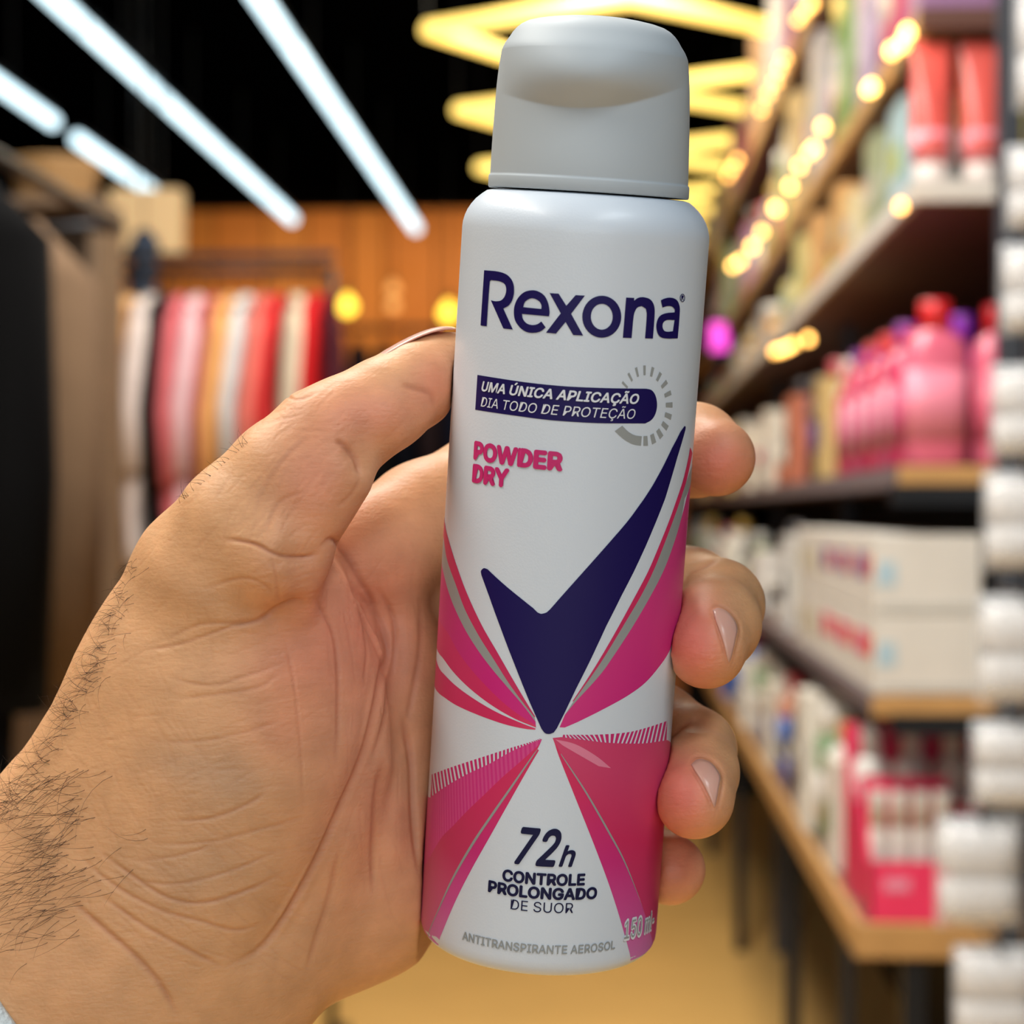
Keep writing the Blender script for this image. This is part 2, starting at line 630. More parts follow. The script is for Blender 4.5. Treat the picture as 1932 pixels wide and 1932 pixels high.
wrap('grey_pinstripe', grey_ink, [[past(C((TC, [(225, 300)]), (TC, pl_l, 'S'), (TC, gl_l[::-1], 'S'), (TC, [(205, 420)])), -1)]], 1.5)
g_magl = grad_ink('magenta_ribbon_left_ink', [(0, rgb(198, 60, 120)), (0.5, MAG), (1, rgb(206, 50, 128))], math.radians(-45), -0.07, -0.02)
g_redl = grad_ink('red_ribbon_left_ink', [(0, rgb(206, 58, 112)), (0.7, ROSE), (0.86, rgb(216, 70, 108)), (0.95, rgb(232, 130, 150)), (1, ROSE)], math.radians(-35), -0.058, -0.022)
wrap('pink_ribbon', g_magl, [[C(('sz', [(-1.75, 62.5), (-1.75, 74.5), (-1.45, 72)]), (TC, gl_l[1:], 'S'), (TC, mid[:0:-1], 'S'))]], 1)
wrap('pink_ribbon', g_redl, [[C(('sz', [(-1.75, 55.5), (-1.75, 62.5)]), (TC, mid[1:], 'S'), (TC, low[:0:-1], 'S'))]], 1)
wrap('pink_ribbon', g_redl, [[C(('sz', [(-1.75, 48.0), (-1.75, 54.5)]), (TC, cu[1:], 'S'), (TC, cl[:0:-1], 'S'))]], 1)

# lower fan, left
ht = [(135, 390), (300, 330), (500, 265), (700, 200), (850, 155), (942, 123)]
hb = [(120, 560), (250, 470), (400, 385), (560, 310), (720, 220), (850, 165), (938, 133)]


def lerp_curve(c, t):
    q = cr(c, 12)
    x = t * (len(q) - 1)
    i = min(int(x), len(q) - 2)
    a, b = np.array(q[i]), np.array(q[i + 1])
    return a + (b - a) * (x - i)


def hatch(top, bot, n, tr, lean, duty=0.55, rev=False):
    out = []
    for i in range(n):
        t = (i + 0.5) / n
        dt = duty / n / 2
        q = [lerp_curve(top, max(0, min(1, t - dt - lean))), lerp_curve(top, max(0, min(1, t + dt - lean))),
             lerp_curve(bot, min(1, t + dt)), lerp_curve(bot, max(0, t - dt))]
        out.append([can_pts(q, tr)])
    return out


wrap('hatch_stripes', pink_ink, hatch(ht, hb, 34, TE, 0.045), 1)['label'] = 'row of fine pink stripes'
div = [(925, 165), (800, 280), (650, 410), (520, 535), (400, 650), (290, 765), (200, 860), (90, 1050)]
wb = [(915, 215), (830, 360), (700, 590), (560, 840), (420, 1090), (300, 1330), (170, 1640)]
gl1 = [(905, 205), (860, 262), (700, 490), (560, 690), (420, 900), (280, 1150), (170, 1400), (95, 1575)]
gl2 = [(905, 210), (866, 268), (713, 498), (576, 698), (436, 908), (292, 1158), (176, 1404), (98, 1579)]
g_h = grad_ink('hatched_magenta_ink', [(0, MAG), (1, rgb(206, 62, 128))], math.radians(-120), -0.06, 0.05, 0.35, math.radians(8), 0.00085)
g_lo = grad_ink('rose_fade_ink', [(0, rgb(206, 104, 146)), (0.45, rgb(198, 54, 100)), (1, ROSE)], math.radians(70), -0.006, 0.034)
g_li = grad_ink('lilac_fade_ink', [(0, LIL), (0.3, rgb(206, 80, 150)), (0.6, rgb(204, 48, 124)), (1, ROSE)], math.radians(90), 0.0, 0.036)
edge_l = [(60, 590)]
wrap('pink_fan', g_h, [[past(C((TE, [(95, 575)]), (TE, hb, 'S'), (TE, div, 'S'), ('sz', [(-1.75, 12.5), (-1.75, 30)])), -1)]], 1)
wrap('pink_fan', g_lo, [[past(C((TE, div[::-1], 'S'), (TE, gl1, 'S'), ('sz', [(-1.75, 0.9), (-1.75, 12.5)])), -1)]], 1)
wrap('pink_fan', g_li, [[C((TE, gl1, 'S'), (TE, [(170, 1642)]), (TE, wb[::-1], 'S'))]], 1)
wrap('grey_pinstripe', grey_ink, [[C((TE, gl1, 'S'), (TE, gl2[::-1], 'S'))]], 2)

# lower fan, right
ht2 = [(215, 100), (330, 102), (500, 100), (700, 85), (850, 50), (1000, 0)]
hb2 = [(230, 118), (400, 140), (550, 158), (700, 165), (850, 163), (1000, 140)]
wrap('hatch_stripes', pink_ink, hatch(ht2, hb2, 25, TG, -0.04, 0.6), 1)['label'] = 'row of fine pink stripes'
wb2 = [(180, 165), (215, 270), (330, 560), (450, 860), (560, 1150), (640, 1390), (700, 1600), (742, 1752)]
s1 = [(225, 235), (240, 270), (400, 520), (560, 800), (680, 1020), (790, 1280)]
s2 = [(225, 238), (246, 268), (411, 515), (573, 796), (689, 1017), (792, 1279)]
tail = [(790, 1280), (840, 1420), (880, 1560), (900, 1645)]
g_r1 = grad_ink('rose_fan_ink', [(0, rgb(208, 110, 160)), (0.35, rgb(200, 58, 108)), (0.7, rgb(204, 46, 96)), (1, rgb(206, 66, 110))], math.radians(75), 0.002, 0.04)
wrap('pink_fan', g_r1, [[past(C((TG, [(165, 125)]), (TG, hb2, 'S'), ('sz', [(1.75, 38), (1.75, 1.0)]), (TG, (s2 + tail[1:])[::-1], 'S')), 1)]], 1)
wrap('pink_fan', g_li, [[C((TG, [(165, 125)]), (TG, s1 + tail[1:], 'S'), (TG, [(830, 1712)]), (TG, wb2[::-1], 'S'))]], 1)
wrap('grey_pinstripe', grey_ink, [[C((TG, s1, 'S'), (TG, s2[::-1], 'S'))]], 2)
sheen = mat('pale_pink_ink', rgb(236, 160, 190), 0.36)
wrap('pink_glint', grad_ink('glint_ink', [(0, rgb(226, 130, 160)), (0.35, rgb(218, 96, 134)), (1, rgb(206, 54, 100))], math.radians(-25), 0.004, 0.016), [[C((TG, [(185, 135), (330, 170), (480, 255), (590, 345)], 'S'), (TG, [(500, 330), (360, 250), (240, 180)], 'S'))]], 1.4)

# lettering set in type
try:
    import os
    FONT = bpy.data.fonts.load(os.path.join(bpy.utils.system_resource('DATAFILES'), 'fonts', 'Inter.woff2'))
except Exception:
    FONT = None


def type_mesh(txt, shear=0.0, bold=0.0):
    cu_ = bpy.data.curves.new('t', 'FONT')
    cu_.body = txt
    if FONT:
        cu_.font = FONT
    cu_.shear = shear
    cu_.resolution_u = 4
    cu_.fill_mode = 'FRONT'
    ob = bpy.data.objects.new('t', cu_)
    COL.objects.link(ob)
    dg = bpy.context.evaluated_depsgraph_get()
    me = bpy.data.meshes.new_from_object(ob.evaluated_get(dg))
    v = np.array([x.co[:2] for x in me.vertices])
    f = [tuple(p.vertices) for p in me.polygons]
    bpy.data.objects.remove(ob)
    bpy.data.curves.remove(cu_)
    bpy.data.meshes.remove(me)
    if bold > 0:
        vv, ff = [v], list(f)
        for k in range(8):
            a = 2 * math.pi * k / 8
            ff += [tuple(i + len(v) * (k + 1) for i in q) for q in f]
            vv.append(v + bold * np.array([math.cos(a) + math.sin(a) * shear, math.sin(a)]))
        v, f = np.concatenate(vv), ff
    return v, f


CAPH = None


def lettering(name, txt, a, b, hpx, m, layer, shear=0.0, bold=0.0, label=None):
    """a, b: pixel positions of the baseline's two ends; hpx: capital height in pixels"""
    global CAPH
    if CAPH is None:
        CAPH = type_mesh('H')[0][:, 1].max()
    v, f = type_mesh(txt, shear, bold)
    sa, sb = can_uv(*a), can_uv(*b)
    x0, x1 = v[:, 0].min(), v[:, 0].max()
    mid_ = can_uv((a[0] + b[0]) / 2, (a[1] + b[1]) / 2)
    top_ = can_uv((a[0] + b[0]) / 2, (a[1] + b[1]) / 2 - hpx)
    h = top_[1] - mid_[1]
    o = []
    n1 = len(v) // 9 if bold > 0 else len(v)
    for i, (x, y) in enumerate(v):
        t = (x - x0) / (x1 - x0)
        o.append((sa[0] + (sb[0] - sa[0]) * t, sa[1] + (sb[1] - sa[1]) * t + y / CAPH * h, 0.000009 * (i // n1)))
    ob = wrap(name, m, None, layer, tri=(o, f))
    if label:
        ob['label'] = label
    return ob


def px(t, x, y):
    return (t[0] + t[2] * x, t[1] + t[2] * y)


lettering('slogan_lettering', 'UMA ÚNICA APLICAÇÃO', px(TB, 130, 250), px(TB, 1424, 358), 18, white_ink, 4, 0.22, 0.022)
lettering('slogan_lettering', 'DIA TODO DE PROTEÇÃO', px(TB, 122, 380), px(TB, 1394, 484), 18.5, white_ink, 4, 0.2, -0.003)
lettering('variant_lettering', 'POWDER', px(TB, 62, 808), px(TB, 797, 908), 31, pink_ink, 3, 0, 0.045)
lettering('variant_lettering', 'DRY', px(TB, 50, 998), px(TB, 352, 1045), 31, pink_ink, 3, 0, 0.045)
lettering('claim_lettering', '72', px(TE, 735, 1030), px(TG, 215, 1055), 66, dark_ink, 3, 0.28, 0.022)
lettering('claim_lettering', 'h', px(TG, 208, 1056), px(TG, 326, 1058), 38, dark_ink, 3, 0.28, 0.02)
lettering('claim_lettering', 'CONTROLE', px(TE, 648, 1160), px(TG, 398, 1193), 20, dark_ink, 3, 0, 0.035)
lettering('claim_lettering', 'PROLONGADO', px(TE, 545, 1240), px(TG, 485, 1290), 20, dark_ink, 3, 0, 0.035)
lettering('claim_lettering', 'DE SUOR', px(TE, 708, 1372), px(TG, 312, 1400), 19, dark_ink, 3)
lettering('product_lettering', 'ANTITRANSPIRANTE AEROSOL', px(TE, 358, 1592), px(TG, 616, 1658), 15.5, grey_ink, 3, 0, 0.012)
lettering('volume_lettering', '150 ml-', px(TG, 676, 1594), px(TG, 897, 1508), 34, white_ink, 3, 0, 0.05)
lettering('volume_lettering', '150 ml-', px(TG, 680, 1590), px(TG, 893, 1503), 32, grey_ink, 7, 0, 0.0)

# ------------------------------------------------------------------ the hand (one continuous skin)
GRID = 0.66                                  # millimetres
gx = np.arange(-152, 52, GRID, dtype=np.float32)      # right of the lens axis
gy = np.arange(-128, 38, GRID, dtype=np.float32)      # above the lens axis
gd = np.arange(336, 432, GRID, dtype=np.float32)      # away from the lens
BIG = 40.0


def node(u, v, d, r):
    k = d / F
    return np.array([(u - 966) * k, (966 - v) * k, d]), r * k


def blank():
    return np.full((len(gx), len(gy), len(gd)), BIG, np.float32)


def smin(a, b, k):
    if k <= 0:
        return np.minimum(a, b)
    h = np.maximum(k - np.abs(a - b), 0) / k
    return np.minimum(a, b) - h * h * k * 0.25


def add_chain(vol, nodes, k=3.0, flat=1.0):
    N = [node(*n[:4]) for n in nodes]
    for i in range(len(N) - 1):
        (a, ra), (b, rb) = N[i], N[i + 1]
        m = max(ra, rb) + 9
        sl = []
        for ax, g in enumerate((gx, gy, gd)):
            mm_ = m if ax < 2 else m * flat + 4
            lo = np.searchsorted(g, min(a[ax], b[ax]) - mm_)
            hi = np.searchsorted(g, max(a[ax], b[ax]) + mm_)
            sl.append(slice(lo, hi))
        X = gx[sl[0]][:, None, None]
        Y = gy[sl[1]][None, :, None]
        D = gd[sl[2]][None, None, :]
        ba = (b - a).astype(np.float32)
        ba[2] /= flat
        px_, py_, pd_ = X - a[0], Y - a[1], (D - a[2]) / flat
        h = np.clip((px_ * ba[0] + py_ * ba[1] + pd_ * ba[2]) / float(ba @ ba), 0, 1)
        dist = np.sqrt((px_ - h * ba[0]) ** 2 + (py_ - h * ba[1]) ** 2 + (pd_ - h * ba[2]) ** 2) - (ra + (rb - ra) * h)
        sub = vol[sl[0], sl[1], sl[2]]
        vol[sl[0], sl[1], sl[2]] = smin(sub, dist.astype(np.float32), k)
    return vol


# palm, ball of the thumb, wrist and forearm
hand = blank()
add_chain(hand, [(425, 1100, 373, 158), (415, 1250, 374, 228), (400, 1400, 376, 272), (345, 1560, 380, 300), (250, 1740, 384, 345), (150, 1880, 386, 350),
                 (-60, 2060, 390, 345), (-420, 2340, 396, 350)], 10, 0.66)
add_chain(hand, [(520, 1180, 378, 150), (560, 1330, 381, 160), (540, 1500, 384, 180)], 10, 0.72)
# heel of the hand, running behind the can
add_chain(hand, [(430, 1700, 388, 250), (640, 1625, 397, 218), (800, 1540, 408, 190)], 10, 0.62)
# palm plate
add_chain(hand, [(660, 1120, 398, 120), (700, 1300, 399, 150), (700, 1480, 400, 170)], 8, 0.75)
add_chain(hand, [(820, 1010, 410, 120), (860, 1180, 414, 130), (870, 1370, 415, 140), (860, 1520, 414, 150)], 8, 0.7)
# web towards the forefinger
add_chain(hand, [(560, 1090, 388, 95), (690, 1045, 396, 95), (800, 985, 404, 108)], 7, 0.85)
# thumb
th = blank()
add_chain(th, [(425, 1085, 370, 160), (470, 1000, 367, 138), (545, 908, 366, 119), (612, 832, 367, 103), (660, 800, 369, 92), (720, 764, 372, 86),
               (780, 727, 377, 80), (812, 701, 381, 64), (845, 684, 385, 54), (876, 675, 388, 47)], 2.0, 0.92)
# pad folds under the thumb
add_chain(th, [(600, 960, 362, 62), (640, 905, 362, 56)], 5)
add_chain(th, [(722, 795, 367, 56), (766, 769, 371, 46)], 2.5)
add_chain(th, [(520, 1055, 361, 88), (556, 1050, 362, 70)], 5)
hand = smin(hand, th, 5.0)
del th
# soft ridge below the thumb's root fold
add_chain(hand, [(545, 1105, 362, 46), (552, 1130, 364, 40)], 4)
# the four fingers passing behind the can
fingers = [
    [(790, 990, 407, 105), (900, 925, 413, 100), (1080, 868, 418, 94), (1230, 848, 413, 92), (1310, 850, 404, 89), (1352, 864, 396, 74)],
    [(850, 1160, 415, 100), (1020, 1120, 421, 94), (1180, 1095, 418, 90), (1300, 1118, 408, 86), (1356, 1140, 396, 84), (1350, 1178, 384, 84), (1332, 1224, 375, 77)],
    [(850, 1360, 416, 98), (1000, 1345, 422, 90), (1140, 1345, 418, 84), (1240, 1372, 410, 82), (1308, 1414, 398, 80), (1316, 1458, 386, 77), (1311, 1510, 376, 75)],
    [(850, 1510, 416, 90), (960, 1530, 422, 76), (1070, 1560, 418, 72), (1180, 1605, 409, 70), (1264, 1640, 396, 67)],
]
fa = None
for f in fingers:
    fv = add_chain(blank(), f, 1.6)
    fa = fv if fa is None else smin(fa, fv, 0.8)
hand = smin(hand, fa, 3.5)
del fa, fv
# pressed against the can
lo_ = CROT @ (CAM - BOT)
bx = CROT @ RT
by = CROT @ UP
bd = CROT @ FW
lx = (lo_[0] * 1000 + gx[:, None, None] * bx[0] + gy[None, :, None] * by[0] + gd[None, None, :] * bd[0]).astype(np.float32)
ly = (lo_[1] * 1000 + gx[:, None, None] * bx[1] + gy[None, :, None] * by[1] + gd[None, None, :] * bd[1]).astype(np.float32)
cyl = np.sqrt(lx * lx + ly * ly) - (R * 1000 + 0.12)
hand = np.maximum(hand, -cyl)
del lx, ly, cyl


def surface_nets(vol):
    s = vol < 0
    nx, ny, nz = vol.shape
    cnt = np.zeros((nx - 1, ny - 1, nz - 1), np.int8)
    for a in (0, 1):
        for b in (0, 1):
            for c in (0, 1):
                cnt += s[a:nx - 1 + a, b:ny - 1 + b, c:nz - 1 + c]
    act = (cnt > 0) & (cnt < 8)
    idx = np.argwhere(act)
    ids = np.full(act.shape, -1, np.int32)
    ids[act] = np.arange(len(idx))
    i, j, k = idx.T
    acc = np.zeros((len(idx), 3))
    num = np.zeros(len(idx))
    corners = [(a, b, c) for a in (0, 1) for b in (0, 1) for c in (0, 1)]
    val = {c: vol[i + c[0], j + c[1], k + c[2]] for c in corners}
    for c in corners:
        for ax in range(3):
            if c[ax] == 0:
                d = list(c)
                d[ax] = 1
                d = tuple(d)
                v0, v1 = val[c], val[d]
                m_ = (v0 < 0) != (v1 < 0)
                t = np.where(m_, v0 / np.where(m_, v0 - v1, 1), 0)
                p = np.tile(np.array(c, float), (len(idx), 1))
                p[:, ax] = t
                acc += np.where(m_[:, None], p, 0)
                num += m_
    pos = idx + acc / num[:, None]
    quads = []
    for ax in range(3):
        o1, o2 = [q for q in range(3) if q != ax]
        A = np.moveaxis(s, ax, 0)
        ch = A[:-1] != A[1:]
        e = np.argwhere(np.moveaxis(ch, 0, ax))
        ok = (e[:, o1] > 0) & (e[:, o2] > 0) & (e[:, o1] < act.shape[o1]) & (e[:, o2] < act.shape[o2])
        e = e[ok]
        inside = s[e[:, 0], e[:, 1], e[:, 2]]
        q = []
        for (d1, d2) in ((0, 0), (1, 0), (1, 1), (0, 1)):
            c = e.copy()
            c[:, o1] -= d1
            c[:, o2] -= d2
            q.append(ids[c[:, 0], c[:, 1], c[:, 2]])
        q = np.stack(q, 1)
        flip = inside if ax != 1 else ~inside
        q[flip] = q[flip][:, ::-1]
        quads.append(q)
    return pos, np.concatenate(quads)


pos, quads = surface_nets(hand)
hv = np.stack([gx[0] + pos[:, 0] * GRID, gy[0] + pos[:, 1] * GRID, gd[0] + pos[:, 2] * GRID], 1)
del hand
# light smoothing
E_ = np.concatenate([quads[:, [0, 1]], quads[:, [1, 2]], quads[:, [2, 3]], quads[:, [3, 0]]])
E_ = np.concatenate([E_, E_[:, ::-1]])
deg = np.bincount(E_[:, 0], minlength=len(hv)).astype(float)


def nb_mean(a):
    return np.stack([np.bincount(E_[:, 0], weights=a[E_[:, 1], c], minlength=len(a)) for c in range(a.shape[1])], 1) / deg[:, None]


for _ in range(5):
    hv = hv + 0.55 * (nb_mean(hv) - hv)
# one level of subdivision so that fine folds can be cut
nv0 = len(hv)
ee = np.sort(np.concatenate([quads[:, [0, 1]], quads[:, [1, 2]], quads[:, [2, 3]], quads[:, [3, 0]]]), axis=1).astype(np.int64)
ue, inv = np.unique(ee[:, 0] * nv0 + ee[:, 1], return_inverse=True)
em = 0.5 * (hv[ue // nv0] + hv[ue % nv0])
fm = hv[quads].mean(1)
nq = len(quads)
e0, e1, e2, e3 = (inv.reshape(4, nq) + nv0)
fc = np.arange(nq) + nv0 + len(ue)
hv = np.concatenate([hv, em, fm])
quads = np.concatenate([np.stack([quads[:, 0], e0, fc, e3], 1), np.stack([e0, quads[:, 1], e1, fc], 1),
                        np.stack([fc, e1, quads[:, 2], e2], 1), np.stack([e3, fc, e2, quads[:, 3]], 1)])
E_ = np.concatenate([quads[:, [0, 1]], quads[:, [1, 2]], quads[:, [2, 3]], quads[:, [3, 0]]])
E_ = np.concatenate([E_, E_[:, ::-1]])
deg = np.bincount(E_[:, 0], minlength=len(hv)).astype(float)
for _ in range(3):
    hv = hv + 0.5 * (nb_mean(hv) - hv)
del ee, inv, em, fm
print('hand', len(hv), len(quads))


def vnormals(v):
    q = v[quads]
    n = np.cross(q[:, 2] - q[:, 0], q[:, 3] - q[:, 1])
    out = np.zeros_like(v)
    for c in range(4):
        for a in range(3):
            out[:, a] += np.bincount(quads[:, c], weights=n[:, a], minlength=len(v))
    return out / np.maximum(np.linalg.norm(out, axis=1, keepdims=True), 1e-9)


hn = vnormals(hv)
# make sure the normals point outwards
if (hn[np.argmin(hv[:, 2])][2]) > 0:
    quads = quads[:, ::-1]
    hn = -hn
pu = 966 + hv[:, 0] / hv[:, 2] * F
pv = 966 - hv[:, 1] / hv[:, 2] * F
facing = hn[:, 2] < 0.15
front = facing & (hv[:, 2] < 401)


def poly_dist(pts, pad):
    """indices of front vertices near a traced line, their pixel distance and position along it"""
    p = np.array(cr(pts, 4))
    m_ = (fu > p[:, 0].min() - pad) & (fu < p[:, 0].max() + pad) & (fv > p[:, 1].min() - pad) & (fv < p[:, 1].max() + pad)
    ii = fidx[m_]
    x_, y_ = pu[ii], pv[ii]
    best = np.full(len(ii), 1e9)
    tt = np.zeros(len(ii))
    for s in range(len(p) - 1):
        a, b = p[s], p[s + 1]
        ba = b - a
        h = np.clip(((x_ - a[0]) * ba[0] + (y_ - a[1]) * ba[1]) / max(ba @ ba, 1e-9), 0, 1)
        d = np.hypot(x_ - a[0] - h * ba[0], y_ - a[1] - h * ba[1])
        up = d < best
        best[up] = d[up]
        tt[up] = (s + h[up]) / (len(p) - 1)
    return ii, best, tt


fidx = np.nonzero(front)[0]
fu, fv = pu[fidx], pv[fidx]
Z4 = lambda *pts: [(x * 0.44, 1100 + y * 0.44) for x, y in pts]
Z5 = lambda *pts: [(200 + x * 0.3623, 580 + y * 0.3623) for x, y in pts]
creases = [
    # (points, depth mm, half width px)
    (Z5((1080, 1290), (1180, 1210), (1260, 1290), (1330, 1420), (1400, 1540), (1440, 1680), (1470, 1850)), 0.7, 6),
    (Z4((1490, 0), (1620, 130), (1680, 280), (1665, 400), (1600, 700), (1480, 980), (1340, 1280), (1150, 1560), (960, 1650)), 1.1, 7),
    (Z4((1340, 60), (1420, 180), (1450, 330), (1455, 560), (1440, 780)), 0.55, 5),
    (Z4((1560, 60), (1590, 250), (1580, 450)), 0.4, 5),
    (Z4((1620, 20), (1700, 150), (1705, 320), (1690, 560), (1620, 780)), 0.6, 5),
    (Z4((1740, 560), (1765, 760), (1775, 1000), (1800, 1260)), 1.0, 6),
    (Z4((1800, 60), (1810, 260), (1780, 460), (1750, 620)), 0.5, 5),
    (Z4((1660, 760), (1625, 930), (1605, 1150), (1600, 1350)), 0.6, 5),
    (Z4((1480, 1120), (1430, 1330), (1370, 1500), (1310, 1680)), 0.4, 5),
    # thenar wrinkles
    (Z4((600, 290), (780, 260), (950, 200), (1180, 130)), 0.35, 4),
    (Z4((700, 250), (850, 180), (1000, 170), (1100, 150)), 0.3, 4),
    (Z4((700, 400), (900, 440), (1080, 390), (1230, 340)), 0.28, 4),
    (Z4((740, 500), (920, 480), (1100, 450), (1200, 390)), 0.25, 4),
    (Z4((600, 680), (850, 680), (1050, 640), (1230, 580)), 0.25, 4),
    (Z4((720, 1020), (900, 1010), (1060, 950), (1150, 890)), 0.35, 4),
    (Z4((640, 1120), (900, 1110), (1100, 1060), (1330, 1000)), 0.25, 4),
    (Z4((560, 1190), (760, 1170), (950, 1110)), 0.25, 4),
    (Z4((520, 1270), (750, 1290), (1000, 1230), (1230, 1130)), 0.3, 4),
    (Z4((400, 1130), (560, 1250), (720, 1350), (880, 1370), (1080, 1310), (1240, 1230)), 0.45, 4.5),
    (Z4((330, 1160), (480, 1290), (680, 1400), (860, 1450), (1010, 1490), (1150, 1460)), 0.4, 4.5),
    (Z4((420, 1330), (600, 1460), (800, 1570), (960, 1650)), 0.45, 5),
    (Z4((300, 1360), (430, 1470), (600, 1620), (700, 1740), (760, 1860)), 0.6, 6),
    (Z4((1210, 200), (1260, 420), (1290, 700), (1300, 1000)), 0.22, 4),
    # folds at the thumb root and joints
    (Z5((1125, 1280), (1050, 1302), (960, 1297), (870, 1280), (780, 1235), (690, 1215), (600, 1210)), 0.8, 4.5),
    (Z5((1050, 1525), (970, 1545), (890, 1580), (800, 1625), (690, 1650), (600, 1650)), 0.6, 4.5),
    (Z5((860, 1290), (880, 1380), (890, 1470), (905, 1550)), 0.35, 4),
    (Z5((500, 1470), (700, 1410), (820, 1440), (870, 1500)), 0.3, 4),
    (Z5((1330, 880), (1310, 790), (1240, 720), (1190, 690)), 0.7, 6),
    (Z5((1330, 880), (1270, 980), (1200, 1040)), 0.3, 4),
    (Z5((1710, 530), (1690, 450), (1600, 420), (1540, 400)), 0.5, 6),
    (Z5((760, 1100), (850, 900), (960, 760), (1080, 660)), 0.25, 5),
    (Z5((830, 1190), (900, 1020), (1060, 950)), 0.3, 5),
    (Z5((920, 450), (1000, 480), (1100, 440)), 0.35, 4),
    (Z5((780, 620), (900, 590), (1020, 560)), 0.2, 4),
    # finger joints
    ([(1286, 1100), (1300, 1080), (1330, 1066), (1356, 1054)], 0.5, 5),
    ([(1262, 1395), (1285, 1370), (1310, 1350)], 0.4, 5),
    # nail beds
    ([(1341, 1158), (1346, 1146), (1356, 1142), (1368, 1146), (1381, 1156), (1392, 1170), (1397, 1187), (1394, 1207), (1388, 1232), (1378, 1262)], 0.45, 3),
    ([(1341, 1152), (1349, 1170), (1357, 1194), (1365, 1220), (1373, 1254)], 0.45, 3),
    ([(1299, 1446), (1308, 1430), (1322, 1426), (1338, 1431), (1354, 1444), (1364, 1462), (1363, 1486), (1357, 1512), (1350, 1534)], 0.45, 3),
    ([(1300, 1443), (1312, 1461), (1325, 1483), (1336, 1505), (1345, 1528)], 0.45, 3),
]
random.seed(11)
# broad soft folds of flesh around the main lines
for pts, dep, wid in list(creases[:9]):
    creases.append((pts, dep * 0.8, wid * 2.8))
creases.append((creases[1][0], 2.6, 46))
for q in (Z5((1125, 1280), (1050, 1302), (960, 1297), (870, 1280)), Z5((1060, 1525), (970, 1545), (890, 1580), (800, 1625)), Z5((1340, 885), (1310, 790), (1240, 720))):
    creases.append((q, 1.3, 17))
creases.append((Z4((1480, 560), (1520, 800), (1440, 1050), (1300, 1330)), -0.9, 34))
creases.append((Z4((1700, 700), (1690, 950), (1690, 1250)), -1.1, 20))


def wrinkles(n, box, ang, spread, ln, dep, bend=0.15):
    for _ in range(n):
        u, v = random.uniform(box[0], box[2]), random.uniform(box[1], box[3])
        a = math.radians(ang(u, v) + random.gauss(0, spread))
        l = random.uniform(0.5, 1.2) * ln
        k = random.gauss(0, bend)
        pts = []
        for t in (-0.5, -0.17, 0.17, 0.5):
            pts.append((u + l * t * math.cos(a) - k * l * (0.25 - t * t) * math.sin(a), v + l * t * math.sin(a) + k * l * (0.25 - t * t) * math.cos(a)))
        creases.append((pts, dep * random.uniform(0.5, 1.2), random.uniform(2.2, 3.2)))


wrinkles(60, (180, 1180, 640, 1620), lambda u, v: -14 + (v - 1400) * 0.02, 9, 120, 0.10)
wrinkles(60, (150, 1150, 420, 1750), lambda u, v: 62, 12, 110, 0.09)
wrinkles(40, (230, 1560, 560, 1830), lambda u, v: 32, 12, 130, 0.12)
wrinkles(40, (620, 1050, 800, 1700), lambda u, v: 88, 10, 130, 0.11)
wrinkles(45, (420, 880, 620, 1060), lambda u, v: -60, 12, 80, 0.13)
wrinkles(35, (540, 780, 760, 880), lambda u, v: -28, 10, 60, 0.09)
wrinkles(30, (480, 720, 640, 820), lambda u, v: -35, 14, 60, 0.12)
wrinkles(24, (480, 1060, 590, 1130), lambda u, v: -20, 10, 50, 0.14)
wrinkles(20, (280, 940, 500, 1150), lambda u, v: -50, 14, 70, 0.10)
disp = np.zeros(len(hv))
crease_w = np.zeros(len(hv))
soft = np.zeros(len(hv))
for pts, dep, wid in creases:
    dep *= 0.62
    ii, d, t = poly_dist(pts, 5 * wid)
    g = np.exp(-(d / wid) ** 2) * np.clip(np.minimum(t, 1 - t) * 5 + 0.05, 0, 1)
    if wid > 12:                            # broad folds add up with the fine ones
        soft[ii] += dep * g
        continue
    disp[ii] = np.maximum(disp[ii], dep * g) - 0.07 * dep * np.exp(-((d - 2.4 * wid) / (1.4 * wid)) ** 2)
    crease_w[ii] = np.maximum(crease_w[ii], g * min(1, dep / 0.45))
soft = np.clip(soft, -0.8, 1.5)[:, None]
for _ in range(14):
    soft = soft + 0.6 * (nb_mean(soft) - soft)
hv = hv - hn * (disp[:, None] + soft)
# shallow uneven flesh
nzs = np.zeros(len(hv))
for q in range(5):
    k = rng.normal(size=3) * 0.22
    nzs += np.sin(hv @ k + rng.uniform(0, 6.28))
hv = hv - hn * (nzs * 0.05)[:, None]

# skin colour: tan, pinker on pads and palm
base = np.array(rgb(216, 162, 116)[:3])
palm = np.array(rgb(214, 150, 118)[:3])
pink = np.array(rgb(228, 122, 104)[:3])
red = np.array(rgb(214, 116, 104)[:3])
vein = np.array(rgb(176, 148, 124)[:3])
colv = np.tile(base, (len(hv), 1))


def blob(u, v, ru, rv, c, wgt, dmax=999, dmin=0):
    global colv
    g = wgt * np.exp(-((pu - u) / ru) ** 2 - ((pv - v) / rv) ** 2) * ((hv[:, 2] < dmax) & (hv[:, 2] > dmin))
    colv = colv * (1 - g[:, None]) + c * g[:, None]


